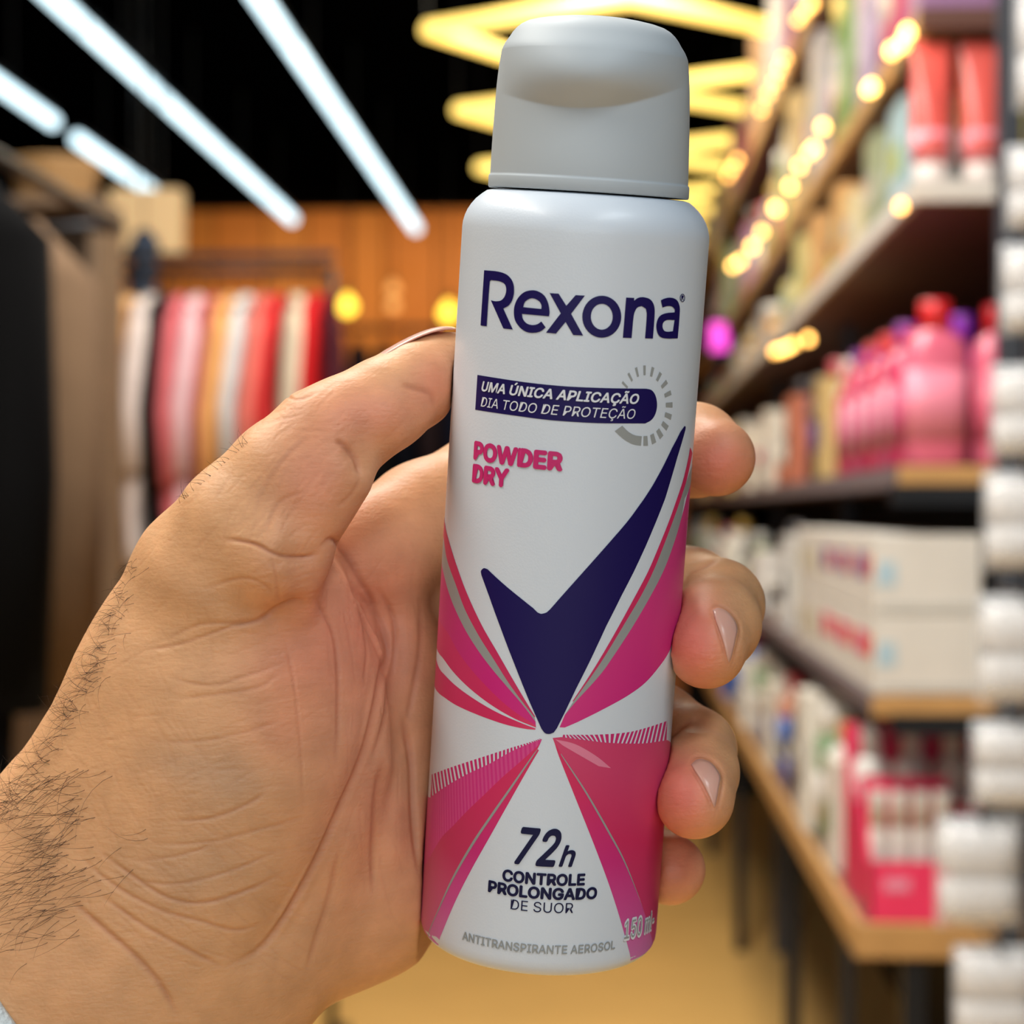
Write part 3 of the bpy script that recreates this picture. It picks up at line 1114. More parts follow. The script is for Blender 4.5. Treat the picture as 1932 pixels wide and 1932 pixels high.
blob(700, 1350, 170, 420, palm, 0.9)
blob(620, 1180, 120, 140, pink, 0.35)
blob(700, 780, 120, 60, pink, 0.45)
blob(590, 900, 80, 100, pink, 0.38)
blob(820, 720, 50, 60, pink, 0.45)
blob(1350, 870, 80, 70, pink, 0.8)
blob(1310, 1215, 62, 90, pink, 0.95, 392)
blob(1300, 1190, 40, 60, red, 0.5, 392)
blob(1285, 1500, 62, 85, pink, 0.95, 396)
blob(1285, 1480, 40, 60, red, 0.4, 396)
blob(1280, 1640, 70, 60, pink, 0.55)
blob(540, 1260, 90, 70, pink, 0.22)
blob(530, 1380, 70, 60, pink, 0.2)
blob(430, 1480, 70, 60, vein, 0.4)
blob(370, 1640, 120, 60, vein, 0.35)
blob(340, 1440, 60, 40, vein, 0.25)
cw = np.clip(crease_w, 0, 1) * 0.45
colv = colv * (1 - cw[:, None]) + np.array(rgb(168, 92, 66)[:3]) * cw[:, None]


def to_world(v):
    v = np.asarray(v, float) / 1000.0
    return CAM + v[..., 0:1] * RT + v[..., 1:2] * UP + v[..., 2:3] * FW


WV = to_world(hv)
person = empty('person', tuple(to_world(np.array([[-60.0, -60.0, 385.0]]))[0]))
tag(person, 'bare left hand and hairy forearm gripping the white spray can', 'hand')
bpy.context.view_layer.update()


def skin_mat():
    m = bpy.data.materials.new('skin')
    m.use_nodes = True
    nt = m.node_tree
    b = nt.nodes['Principled BSDF']
    b.inputs['Roughness'].default_value = 0.50
    b.inputs['Specular IOR Level'].default_value = 0.38
    b.inputs['Subsurface Weight'].default_value = 0.22
    b.inputs['Subsurface Radius'].default_value = (1.0, 0.38, 0.22)
    b.inputs['Subsurface Scale'].default_value = 0.0035
    at = nt.nodes.new('ShaderNodeAttribute')
    at.attribute_name = 'skin'
    tc = nt.nodes.new('ShaderNodeTexCoord')
    n1 = nt.nodes.new('ShaderNodeTexNoise')
    n1.inputs['Scale'].default_value = 160
    n1.inputs['Detail'].default_value = 6
    nt.links.new(tc.outputs['Object'], n1.inputs['Vector'])
    mr = nt.nodes.new('ShaderNodeMapRange')
    mr.inputs['From Min'].default_value = 0.3
    mr.inputs['From Max'].default_value = 0.7
    mr.inputs['To Min'].default_value = 0.90
    mr.inputs['To Max'].default_value = 1.08
    nt.links.new(n1.outputs['Fac'], mr.inputs['Value'])
    vm = nt.nodes.new('ShaderNodeVectorMath')
    vm.operation = 'SCALE'
    nt.links.new(at.outputs['Color'], vm.inputs[0])
    nt.links.new(mr.outputs['Result'], vm.inputs['Scale'])
    nt.links.new(vm.outputs['Vector'], b.inputs['Base Color'])
    # fine skin relief: crossed wrinkles and pores
    vo = nt.nodes.new('ShaderNodeTexVoronoi')
    vo.feature = 'DISTANCE_TO_EDGE'
    vo.inputs['Scale'].default_value = 900
    nt.links.new(tc.outputs['Object'], vo.inputs['Vector'])
    mp = nt.nodes.new('ShaderNodeMapping')
    mp.inputs['Rotation'].default_value = (0, 0.7, 0)
    mp.inputs['Scale'].default_value = (260, 260, 1100)
    nt.links.new(tc.outputs['Object'], mp.inputs['Vector'])
    n2 = nt.nodes.new('ShaderNodeTexNoise')
    n2.inputs['Scale'].default_value = 1.0
    n2.inputs['Detail'].default_value = 3
    nt.links.new(mp.outputs['Vector'], n2.inputs['Vector'])
    ad = nt.nodes.new('ShaderNodeMath')
    ad.operation = 'MULTIPLY_ADD'
    ad.inputs[1].default_value = 0.55
    nt.links.new(vo.outputs['Distance'], ad.inputs[0])
    nt.links.new(n2.outputs['Fac'], ad.inputs[2])
    bp = nt.nodes.new('ShaderNodeBump')
    bp.inputs['Strength'].default_value = 0.45
    bp.inputs['Distance'].default_value = 0.00028
    nt.links.new(ad.outputs['Value'], bp.inputs['Height'])
    nt.links.new(bp.outputs['Normal'], b.inputs['Normal'])
    return m


ORG = np.array(person.location)
me = bpy.data.meshes.new('hand')
me.vertices.add(len(WV))
me.vertices.foreach_set('co', (WV - ORG).astype(np.float32).ravel())
me.loops.add(quads.size)
me.loops.foreach_set('vertex_index', quads.astype(np.int32).ravel())
me.polygons.add(len(quads))
me.polygons.foreach_set('loop_start', np.arange(0, quads.size, 4, dtype=np.int32))
me.update(calc_edges=True)
me.validate()
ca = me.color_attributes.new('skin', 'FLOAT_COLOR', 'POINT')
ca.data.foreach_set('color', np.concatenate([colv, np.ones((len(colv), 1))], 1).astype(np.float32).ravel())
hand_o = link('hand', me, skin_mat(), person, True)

bvh = BVHTree.FromPolygons([Vector(p) for p in WV], [tuple(q) for q in quads])


def hit(u, v):
    d = Vector(P(u, v, 1.0) - CAM).normalized()
    loc, n, i, t = bvh.ray_cast(Vector(CAM), d)
    if loc is None:
        return None, None
    if n.dot(d) > 0:
        n = -n
    return loc, n


# fingernails
nail_m = mat('fingernail', rgb(216, 164, 146), 0.34, coat=0.1)
nail_m.node_tree.nodes['Principled BSDF'].inputs['Subsurface Weight'].default_value = 0.15
nail_m.node_tree.nodes['Principled BSDF'].inputs['Subsurface Scale'].default_value = 0.002


def fingernail(loop, lift=0.00022):
    lp = cr(loop + [loop[0]], 4)[:-1]
    c = np.mean(lp, axis=0)
    rings = [1.0, 0.93, 0.75, 0.5, 0.22]
    lifts = [-0.0004, lift * 0.7, lift, lift * 1.15, lift * 1.2]
    v = []
    n = len(lp)
    for r_, l_ in zip(rings, lifts):
        for q in lp:
            x, y = c + (np.array(q) - c) * r_
            loc, nn = hit(x, y)
            if loc is None:
                loc, nn = hit(*(c + (np.array(q) - c) * 0.6))
            v.append(loc + nn * l_)
    f = []
    for k in range(len(rings) - 1):
        for i in range(n):
            j = (i + 1) % n
            f.append((k * n + i, k * n + j, (k + 1) * n + j, (k + 1) * n + i))
    f.append(tuple(range((len(rings) - 1) * n, len(rings) * n)))
    o = mesh('fingernail', [np.array(x) - ORG for x in v], f, nail_m, person, True)
    return o


n1_ = [(1343, 1150), (1352, 1145), (1365, 1148), (1378, 1158), (1388, 1172), (1392, 1187), (1389, 1205), (1384, 1228), (1377, 1252), (1373, 1248),
       (1365, 1217), (1357, 1192), (1348, 1167)]
n2_ = [(1302, 1441), (1313, 1431), (1327, 1431), (1343, 1439), (1355, 1454), (1360, 1467), (1357, 1485), (1353, 1509), (1349, 1526), (1345, 1520),
       (1337, 1502), (1326, 1480), (1313, 1459)]
fingernail(n1_)['label'] = 'middle finger nail'
fingernail(n2_)['label'] = 'ring finger nail'

# thumbnail: a curved plate along the back of the thumb tip
tn = []
tf = []
sp = [(700, 690, 373), (735, 667, 376), (775, 645, 380), (815, 628, 383), (848, 625, 386)]
for i, (u, v, d) in enumerate(sp):
    c = np.array(P(u, v, d / 1000.0))
    t = np.array(P(*sp[min(i + 1, 4)][:2], sp[min(i + 1, 4)][2] / 1000)) - np.array(P(*sp[max(i - 1, 0)][:2], sp[max(i - 1, 0)][2] / 1000))
    t /= np.linalg.norm(t)
    side = FW - t * FW.dot(t)
    side /= np.linalg.norm(side)
    upn = np.cross(side, t)
    if upn[2] < 0:
        upn = -upn
    for k in range(7):
        a = (k - 2) / 4.0
        wd = 0.0078 * (0.75 if i in (0, 4) else 1.0)
        tn.append(c + side * (a * wd) - upn * (0.0038 * max(0, a + 0.1) ** 2) + upn * 0.0006 - upn * 0.0028 * max(0, -a) ** 1.3)
for i in range(4):
    for k in range(6):
        tf.append((i * 7 + k, i * 7 + k + 1, (i + 1) * 7 + k + 1, (i + 1) * 7 + k))
to = mesh('fingernail', [x - ORG for x in tn], tf, nail_m, person, True)
sm = to.modifiers.new('thick', 'SOLIDIFY')
sm.thickness = 0.0006
sm2 = to.modifiers.new('sub', 'SUBSURF')
sm2.levels = sm2.render_levels = 2
to['label'] = 'thumbnail seen from its side'

# arm hair
hair_m = mat('arm_hair', rgb(62, 40, 24), 0.5)
hb_ = MB()


def strand(u, v, du, dv, ln, curl, lift=0.4, r=0.000045):
    loc, n = hit(u, v)
    if loc is None:
        return
    d0 = Vector(RT * du - UP * dv)
    d0 = (d0 - n * d0.dot(n)).normalized()
    side = n.cross(d0)
    pts = []
    p = loc - n * 0.0002
    dr = (d0 + n * lift).normalized()
    seg = 6
    for i in range(seg + 1):
        pts.append(p.copy())
        p = p + dr * (ln / seg)
        dr = (dr + side * curl / seg - n * (lift * 1.1 / seg)).normalized()
    hb_.tube(pts, [r * (1 - 0.8 * i / seg) for i in range(seg + 1)], 3, False)


def along(pts, t):
    q = cr(pts, 8)
    x = t * (len(q) - 1)
    i = min(int(x), len(q) - 2)
    return np.array(q[i]) + (np.array(q[i + 1]) - np.array(q[i])) * (x - i)


edge = [(252, 1042), (226, 1105), (205, 1170), (180, 1242), (145, 1305), (95, 1385), (40, 1465), (-10, 1530)]
random.seed(3)
for i in range(200):                       # fringe along the upper outline of the wrist
    t = random.random() ** 0.8
    p = along(edge, t)
    off = abs(random.gauss(0, 20)) + 2
    L = random.uniform(2.0, 5.0) + 8 * t * random.random()
    strand(p[0] + off * 0.8, p[1] + off * 0.5, -1 + random.gauss(0, 0.4), 0.15 + random.gauss(0, 0.55) - 0.5 * t * random.random(), L * mm, random.gauss(0, 1.3), 0.7, 0.00004)
for i in range(210):                       # longer hair on the forearm
    s_ = abs(random.gauss(0, 0.5))
    q = random.random()
    u = 30 + 130 * q + 190 * s_ * random.uniform(-0.6, 1.0)
    v = 1400 + 330 * random.random() + 120 * (1 - q) - 60 * s_
    strand(u, v, -1 + random.gauss(0, 0.28), 0.40 + random.gauss(0, 0.28), random.uniform(4, 15) * mm, random.gauss(0, 0.8), 0.3, 0.000045)
for i in range(24):                        # a few on the back of the thumb and the web
    p = along([(330, 945), (380, 900), (430, 855), (470, 820)], random.random())
    strand(p[0] + 8, p[1] + 8, -0.6 + random.gauss(0, .3), -0.5, random.uniform(2, 5) * mm, random.gauss(0, 0.8), 0.8)
ho = hb_.build('arm_hair', hair_m, person)
ho.location = -Vector(ORG)
ho['kind'] = 'stuff'
ho['label'] = 'dark arm hair'

# shirt cuff further up the arm
cuff = []
cf = []
ca_ = node(-60, 2060, 390, 1)[0]
cb_ = node(-420, 2340, 396, 1)[0]
ax_ = (cb_ - ca_) / np.linalg.norm(cb_ - ca_)
nn_ = np.array([-ax_[1], ax_[0], 0.0])
nn_ /= np.linalg.norm(nn_)
mm2 = np.cross(ax_, nn_)
prof_c = [(1.5, 36.0), (-0.3, 38.0), (-0.5, 40.0), (0.3, 41.5), (6, 42), (14, 42.4), (26, 42.8), (60, 44), (120, 45), (200, 48), (280, 50), (281, 0.5)]
c0 = ca_ - ax_ * 28.5
NC = 48
for (l_, r_) in prof_c:
    for i in range(NC):
        a = 2 * math.pi * i / NC
        rr = r_ + 0.25 * math.sin(5 * a + l_)
        cuff.append(c0 + ax_ * l_ + nn_ * rr * math.cos(a) + mm2 * rr * 0.70 * math.sin(a))
for k in range(len(prof_c) - 1):
    for i in range(NC):
        j = (i + 1) % NC
        cf.append((k * NC + i, k * NC + j, (k + 1) * NC + j, (k + 1) * NC + i))
cuff_o = mesh('shirt_sleeve', to_world(np.array(cuff)) - ORG, cf, mat('cuff_cotton', rgb(206, 214, 216), 0.8, bump=0.3, bscale=900), person, True)
cuff_o['label'] = 'pale shirt sleeve on the forearm'

# ------------------------------------------------------------------ the shop
def plane(name, v, m):
    return struct(mesh(name, v, [tuple(range(len(v)))], m))


CEIL = 3.5
floor_m = mat('floor_vinyl', rgb(232, 186, 112), 0.42, noise=0.18, nscale=1.6)
black_m = mat('black_ceiling_paint', rgb(3, 3, 4), 1.0, spec=0.0)
dark_wall = mat('dark_wall_paint', rgb(16, 14, 14), 0.9, noise=0.3, nscale=3)
plane('floor', [(-5, -4, 0), (2.2, -4, 0), (2.2, 13.3, 0), (-5, 13.3, 0)], floor_m)
plane('ceiling', [(-5, 13.3, CEIL), (2.2, 13.3, CEIL), (2.2, -4, CEIL), (-5, -4, CEIL)], black_m)
plane('wall_left', [(-5, -4, 0), (-5, 13.3, 0), (-5, 13.3, CEIL), (-5, -4, CEIL)], dark_wall)
plane('wall_right', [(2.2, 13.3, 0), (2.2, -4, 0), (2.2, -4, CEIL), (2.2, 13.3, CEIL)], dark_wall)
wall_back = plane('wall_back', [(-5, 13.3, 0), (2.2, 13.3, 0), (2.2, 13.3, CEIL), (-5, 13.3, CEIL)], dark_wall)
x = -4.95
pms = [mat('orange_plank_%s' % n, rgb(*c), 0.5, noise=0.15, nscale=6) for n, c in
       (('amber', (202, 128, 50)), ('honey', (214, 142, 62)), ('chestnut', (178, 108, 42)), ('ochre', (206, 136, 58)))]
pl_me = {}
while x < 2.1:
    wd = random.choice((0.22, 0.28, 0.34))
    key = (wd, random.randrange(4))
    if key not in pl_me:
        b = MB().box((wd / 2, 0, CEIL / 2 - 0.01), (wd - 0.012, 0.03, CEIL - 0.03), 0.004)
        me_ = bpy.data.meshes.new('plank')
        me_.from_pydata(b.v, [], b.f)
        me_.materials.append(pms[key[1]])
        pl_me[key] = me_
    o = bpy.data.objects.new('plank', pl_me[key])
    COL.objects.link(o)
    o.parent = wall_back
    o.location = (x, 13.28, 0)
    x += wd

# ---- lights in view
cool_em = mat('cool_led', rgb(225, 240, 250), 0.4, emit=((0.66, 0.90, 1.0, 1), 2.3))
warm_em = mat('warm_led', rgb(255, 220, 130), 0.4, emit=((1.0, 0.68, 0.15, 1), 2.1))
metal_d = mat('dark_steel', rgb(34, 36, 40), 0.45, metal=0.5)
joint_m = mat('led_joint', rgb(160, 170, 178), 0.5, emit=((0.55, 0.8, 0.9, 1), 0.75))
cord_m = mat('black_cord', rgb(15, 15, 15), 0.6)


def led_line(X, ys, label):
    t = empty('led_tube_light', (X, ys[0], 3.1))
    tag(t, label, 'ceiling light', 'cool white tube lights')
    for a, b in zip(ys[:-1], ys[1:]):
        MB().tube([(0, a - ys[0] + 0.03, 0), (0, b - ys[0] - 0.03, 0)], 0.029, 12).build('tube', cool_em, t, True)
        MB().box((0, (a + b) / 2 - ys[0], 0.035), (0.05, b - a - 0.1, 0.028)).build('housing', metal_d, t)
        MB().tube([(0, (a + b) / 2 - ys[0], 0.05), (0, (a + b) / 2 - ys[0], CEIL - 3.1)], 0.004, 6).build('hanger_wire', cord_m, t)
    for b in ys[1:-1]:
        MB().tube([(0, b - ys[0] - 0.03, 0), (0, b - ys[0] + 0.03, 0)], 0.024, 12).build('joint', joint_m, t, True)


led_line(-1.09, [5.6, 6.85, 8.05, 9.3, 10.4, 11.5], 'long cool white tube light ending nearest the spray can')
led_line(-1.73, [5.4, 6.6, 7.8, 9.0, 10.1, 11.1], 'long cool white tube light in the middle of three rows')
led_line(-2.28, [8.62, 9.6, 10.43], 'short cool white tube light above the clothes rail')
led_line(-2.28, [6.2, 7.1, 8.3], 'cool white tube light cut off by the left edge')

for k in range(6):
    y0 = 6.32 + 1.27 * k
    if y0 > 12:
        break
    t = empty('chevron_lamp', (0.0, y0, 3.0))
    tag(t, ['nearest warm yellow diamond tube lamp above the cap', 'second warm yellow diamond tube lamp behind the cap', 'third warm yellow diamond tube lamp from the front',
            'fourth warm yellow diamond tube lamp from the front', 'fifth warm yellow diamond tube lamp from the front'][min(k, 4)], 'ceiling light', 'warm diamond lamps over the aisle')
    Lp, Np, Rp, Fp, Rq = (-0.565, 0, 0), (0.06, -0.35, 0), (0.49, 0.02, 0), (0.03, 0.94, 0), (0.50, 0.66, 0)
    for a, b in ((Lp, Np), (Np, Rp), (Lp, Fp), (Fp, Rq)):
        MB().tube([a, b], 0.026, 12).build('tube', warm_em, t, True)
    for a in (Lp, Rp, Fp):
        MB().tube([a, (a[0], a[1], CEIL - 3.0)], 0.004, 6).build('hanger_wire', cord_m, t)
    bpy.context.view_layer.update()

bulb_em = mat('bulb_glow', rgb(255, 210, 100), 0.4, emit=((1.0, 0.66, 0.06, 1), 3.2))
bulb_em2 = mat('bulb_glow_orange', rgb(255, 170, 90), 0.4, emit=((1.0, 0.46, 0.13, 1), 1.15))
shade_m = mat('brass', rgb(150, 110, 60), 0.4, metal=0.6)
for (u, v, m_, lab) in ((655, 578, bulb_em, 'round yellow pendant bulb left of the thumb tip'), (742, 545, bulb_em2, 'upper of two dim orange pendant bulbs'),
                        (742, 577, bulb_em2, 'lower of two dim orange pendant bulbs'), (846, 591, bulb_em, 'yellow pendant bulb half hidden by the can')):
    p = P(u, v, 11.0 if m_ is bulb_em else 11.6)
    t = empty('pendant_bulb', p)
    tag(t, lab, 'lamp', 'pendant bulbs at the plank wall')
    rb = 0.05 if m_ is bulb_em else 0.035
    MB().loft([(-rb, 0.004, 0.004, 2), (-rb * 0.8, rb * 0.6, rb * 0.6, 2), (-rb * 0.3, rb * 0.95, rb * 0.95, 2), (0.1 * rb, rb, rb, 2), (rb * 0.6, rb * 0.75, rb * 0.75, 2),
               (rb, rb * 0.4, rb * 0.4, 2), (rb * 1.4, rb * 0.35, rb * 0.35, 2)], 16).build('bulb', m_, t, True)
    MB().loft([(rb * 1.3, rb * 0.42, rb * 0.42, 2), (rb * 2.2, rb * 0.42, rb * 0.42, 2)], 12).build('socket', shade_m, t, True)
    MB().tube([(0, 0, rb * 2), (0, 0, CEIL - p[2])], 0.004, 6).build('cord', cord_m, t)

# ---- shelving on the right
YN, YF = 3.0, 11.0
wood = mat('shelf_wood_edge', rgb(196, 150, 92), 0.5, noise=0.15, nscale=30)
wood_g = mat('shelf_grey_edge', rgb(112, 100, 104), 0.55, noise=0.1, nscale=20)
brown_b = mat('brown_laminate', rgb(92, 58, 48), 0.6, noise=0.12, nscale=10)
white_b = mat('white_laminate', rgb(214, 208, 200), 0.5)
steel = mat('slate_steel', rgb(66, 70, 78), 0.5, metal=0.3)
shelf_n = empty('shelving_unit', (0.7, YN, 0))
tag(shelf_n, 'long dark steel shelving unit with wooden boards full of toiletries', 'shelf')
SH = {'low': (0.90, 0.358, 0.05, wood, wood), 'box': (1.232, 0.382, 0.03, wood, wood_g), 'mid': (1.567, 0.42, 0.028, wood, wood_g),
      'brown': (1.984, 0.441, 0.032, white_b, white_b), 'top': (2.235, 0.45, 0.032, brown_b, wood), 'upper': (2.66, 0.455, 0.03, brown_b, wood)}
XB = 0.86
for nm, (z, xf, th_, me1, me2) in SH.items():
    o = MB().box(((xf + 0.012 + XB) / 2 - 0.7, (YF - YN) / 2, z - th_ / 2), (XB - xf - 0.012, YF - YN - 0.02, th_), 0.002).build('board', brown_b, shelf_n)
    b2 = MB().box((xf + 0.006 - 0.7, (YF - YN) / 2, z - th_ / 2), (0.012, YF - YN, th_)).build('front_edging', me2, shelf_n)
    b3 = MB().box(((xf + XB) / 2 - 0.7, 0.0, z - th_ / 2), (XB - xf, 0.016, th_), 0.002).build('end_edging', me1, shelf_n)
back = MB().box((XB + 0.01 - 0.7, (YF - YN) / 2, 1.5), (0.02, YF - YN, 2.9)).build('back_panel', dark_wall, shelf_n)
MB().box((0.64 - 0.7, YF - YN + 0.02, 1.45), (0.46, 0.02, 2.9)).build('end_panel', dark_wall, shelf_n)
for yy in (0.0, 2.0, 4.0, 6.0, 8.0):
    MB().box((0.575 - 0.7, yy - 0.03, 1.35), (0.034, 0.03, 2.7), 0.002).build('upright', steel, shelf_n)
MB().box((0.445 - 0.7, 0.02, 0.425), (0.035, 0.035, 0.85), 0.002).build('leg', metal_d, shelf_n)
for yy in (2.0, 4.0, 6.0):
    MB().box((0.445 - 0.7, yy, 0.425), (0.035, 0.035, 0.85), 0.002).build('leg', metal_d, shelf_n)
for z in (1.19, 1.525):
    MB().box((0.62 - 0.7, 0.0, z), (0.42, 0.02, 0.03)).build('bracket', metal_d, shelf_n)


def pm(c, rough=0.4, coat=0.2):
    return mat('product_%d_%d_%d' % c, rgb(*c), rough, coat=coat, noise=0.08, nscale=25)


def place(t, x, y, z, rz=0):
    t.location = (x, y, z)
    t.rotation_euler = (0, 0, rz)
    return t


def bottle(body, cap, lab, w=0.08, d=0.05, h=0.2, name='shampoo_bottle', p=3.0, caph=0.03, capw=0.5):
    t = empty(name)
    rx, ry = w / 2, d / 2
    hb2_ = h - caph
    MB().loft([(0, rx * 0.9, ry * 0.9, p), (0.006, rx, ry, p), (hb2_ * 0.5, rx * 1.0, ry, p), (hb2_ * 0.82, rx, ry, p), (hb2_ * 0.92, rx * 0.86, ry * 0.9, p),
               (hb2_ * 0.98, rx * capw * 0.95, min(ry, rx * capw * 0.95), 2.2), (hb2_, rx * capw * 0.9, min(ry, rx * capw * 0.9), 2)], 24).build('bottle', pm(body, 0.3, 0.4), t, True)
    cw_ = rx * capw
    MB().loft([(hb2_ - 0.002, cw_, min(ry, cw_), 2.1), (h - 0.004, cw_ * 0.97, min(ry, cw_) * 0.97, 2.1), (h, cw_ * 0.85, min(ry, cw_) * 0.85, 2.1)], 20).build('cap', pm(cap, 0.35), t, True)
    if lab:
        q = MB()
        for sgn in (-1,):
            q.loft([(hb2_ * 0.18, rx * 1.012, ry * 1.012, p), (hb2_ * 0.7, rx * 1.012, ry * 1.012, p)], 24)
        q.build('label_wrap', pm(lab, 0.5), t, True)
    return t


def sq_tube(body, cap, base, w=0.055, h=0.2, name='cosmetic_tube'):
    """squeeze tube standing on its cap, crimped flat at the top"""
    t = empty(name)
    r_ = w / 2
    MB().loft([(0.028, r_ * 0.98, r_ * 0.8, 2), (0.05, r_, r_ * 0.82, 2), (h * 0.55, r_, r_ * 0.6, 2.2), (h * 0.82, r_ * 1.0, r_ * 0.28, 3), (h * 0.95, r_ * 1.0, 0.003, 6), (h, r_ * 1.0, 0.002, 6)], 24).build('tube', pm(body, 0.35, 0.4), t, True)
    MB().loft([(0, r_ * 0.86, r_ * 0.72, 2), (0.004, r_ * 0.9, r_ * 0.76, 2), (0.03, r_ * 0.92, r_ * 0.78, 2)], 20).build('cap', pm(cap, 0.35), t, True)
    MB().loft([(0.034, r_ * 1.005, r_ * 0.83, 2), (h * 0.36, r_ * 1.012, r_ * 0.75, 2.05)], 24).build('label_band', pm(base, 0.5), t, True)
    return t


def carton(body, spots, w=0.13, d=0.28, h=0.1, name='carton'):
    """box with printed panels: spots = list of (face, x0, z0, x1, z1, colour) in 0..1 of the face; face 'n' towards the aisle end, 's' towards the aisle"""
    t = empty(name)
    MB().box((0, 0, h / 2), (w, d, h - 0.002), 0.002).build('box', pm(body, 0.5, 0.1), t)
    for (fc, a0, b0, a1, b1, c) in spots:
        if fc == 'n':
            MB().box(((-0.5 + (a0 + a1) / 2) * w, -d / 2 - 0.0006, (b0 + b1) / 2 * h), ((a1 - a0) * w, 0.0012, (b1 - b0) * h)).build('printed_panel', pm(c, 0.5), t)
        else:
            MB().box((-w / 2 - 0.0006, (-0.5 + (a0 + a1) / 2) * d, (b0 + b1) / 2 * h), (0.0012, (a1 - a0) * d, (b1 - b0) * h)).build('printed_panel', pm(c, 0.5), t)
    return t


def jar(body, lid, w=0.07, h=0.07, name='cream_jar'):
    t = empty(name)
    r_ = w / 2
    MB().loft([(0, r_ * 0.92, r_ * 0.92, 2), (0.005, r_, r_, 2), (h * 0.62, r_, r_, 2), (h * 0.66, r_ * 0.9, r_ * 0.9, 2)], 24).build('jar', pm(body, 0.3, 0.4), t, True)
    MB().loft([(h * 0.66, r_ * 1.02, r_ * 1.02, 2), (h * 0.96, r_ * 1.02, r_ * 1.02, 2), (h, r_ * 0.95, r_ * 0.95, 2)], 24).build('lid', pm(lid, 0.4), t, True)
    return t


def spray(body, cap, band, w=0.05, h=0.19, name='spray_bottle'):
    t = empty(name)
    r_ = w / 2
    MB().loft([(0, r_ * 0.9, r_ * 0.9, 2), (0.004, r_, r_, 2), (h * 0.72, r_, r_, 2), (h * 0.77, r_ * 0.85, r_ * 0.85, 2)], 20).build('bottle', pm(body, 0.3, 0.4), t, True)
    MB().loft([(h * 0.77, r_ * 0.8, r_ * 0.8, 2), (h * 0.97, r_ * 0.76, r_ * 0.76, 2), (h, r_ * 0.6, r_ * 0.6, 2)], 20).build('cap', pm(cap, 0.4), t, True)
    MB().loft([(h * 0.15, r_ * 1.012, r_ * 1.012, 2), (h * 0.5, r_ * 1.012, r_ * 1.012, 2)], 20).build('label_band', pm(band, 0.5), t, True)
    return t


CN = {}


def cname(c):
    import colorsys
    h, s, v = colorsys.rgb_to_hsv(*[q / 255 for q in c])
    if v < 0.28:
        return 'black'
    if s < 0.13:
        return 'white' if v > 0.8 else ('pale grey' if v > 0.6 else 'grey')
    for lim, nm in ((0.035, 'red'), (0.10, 'orange'), (0.17, 'yellow'), (0.42, 'green'), (0.53, 'aqua'), (0.68, 'blue'), (0.82, 'purple'), (0.96, 'pink'), (1.01, 'red')):
        if h < lim:
            base_ = nm
            break
    if v > 0.75 and s < 0.42:
        return 'pale ' + base_
    if v < 0.5:
        return 'dark ' + base_
    return base_


ORD = ['first', 'second', 'third', 'fourth', 'fifth', 'sixth', 'seventh', 'eighth', 'ninth', 'tenth', 'eleventh', 'twelfth', 'thirteenth', 'fourteenth',
       'fifteenth', 'sixteenth', 'seventeenth', 'eighteenth', 'nineteenth', 'twentieth', 'twenty-first', 'twenty-second', 'twenty-third', 'twenty-fourth',
       'twenty-fifth', 'twenty-sixth', 'twenty-seventh', 'twenty-eighth', 'twenty-ninth', 'thirtieth']

# -- third shelf: pink bottles with red and violet caps
z = SH['mid'][0]
xf = SH['mid'][1]
pk = (232, 110, 138)
tag(place(bottle(pk, (222, 40, 48), (236, 136, 158), 0.092, 0.06, 0.245, caph=0.04, capw=0.52), xf + 0.062, YN + 0.05, z), 'tall pink bottle with red cap at the front corner of the third shelf', 'bottle', 'pink bottles on the third shelf')
tag(place(bottle(pk, (214, 36, 48), (228, 104, 132), 0.075, 0.06, 0.24, caph=0.04, capw=0.55), xf + 0.155, YN + 0.06, z), 'pink bottle with red cap right of the corner bottle', 'bottle', 'pink bottles on the third shelf')
for i in range(9):
    c = [(216, 62, 104), (196, 72, 112), (226, 96, 130), (208, 54, 92)][i % 4]
    cp_ = [(210, 40, 50), (140, 40, 150), (214, 60, 60)][i % 3]
    tag(place(bottle(c, cp_, (224, 160, 176) if i % 2 else (190, 70, 110), 0.075, 0.075, 0.21 + 0.02 * (i % 2), caph=0.035, capw=0.5), xf + 0.05, YN + 0.16 + 0.095 * i, z),
        '%s bottle with %s cap, %s behind the corner bottle' % (['crimson', 'plum pink', 'pale pink', 'cherry'][i % 4], cname(cp_), ORD[i]), 'bottle', 'pink bottles on the third shelf')
for i in range(4):
    tag(place(bottle((120, 40, 140), (150, 50, 190), None, 0.06, 0.05, 0.235, caph=0.05, capw=0.6), xf + 0.12 + 0.0 * i, YN + 0.16 + 0.12 * i, z),
        'purple bottle %s in the row behind the pink bottles' % ORD[i], 'bottle', 'purple bottles on the third shelf')

# -- second shelf: white cartons
z = SH['box'][0]
xf = SH['box'][1]
for i in range(5):
    for j in range(2):
        sp_ = [('n', 0.02, 0.35, 0.2, 0.65, (180, 208, 222)), ('n', 0.03, 0.06, 0.97, 0.12, (196, 196, 190))] if i == 0 else []
        sp_ += [('s', 0.1, 0.45, 0.35, 0.72, [(228, 120, 40), (238, 140, 60)][j]), ('s', 0.42, 0.42, 0.9, 0.74, [(226, 30, 120), (110, 40, 150)][j])] if i < 3 else [('s', 0.2, 0.3, 0.7, 0.7, (200, 190, 160))]
        tag(place(carton((226, 222, 214), sp_, 0.155, 0.24, 0.118), xf + 0.083, YN + 0.13 + 0.25 * i, z + 0.118 * j),
            'white carton on the second shelf, %s layer, %s from the near end' % (['lower', 'upper'][j], ORD[i]), 'box', 'white cartons on the second shelf')

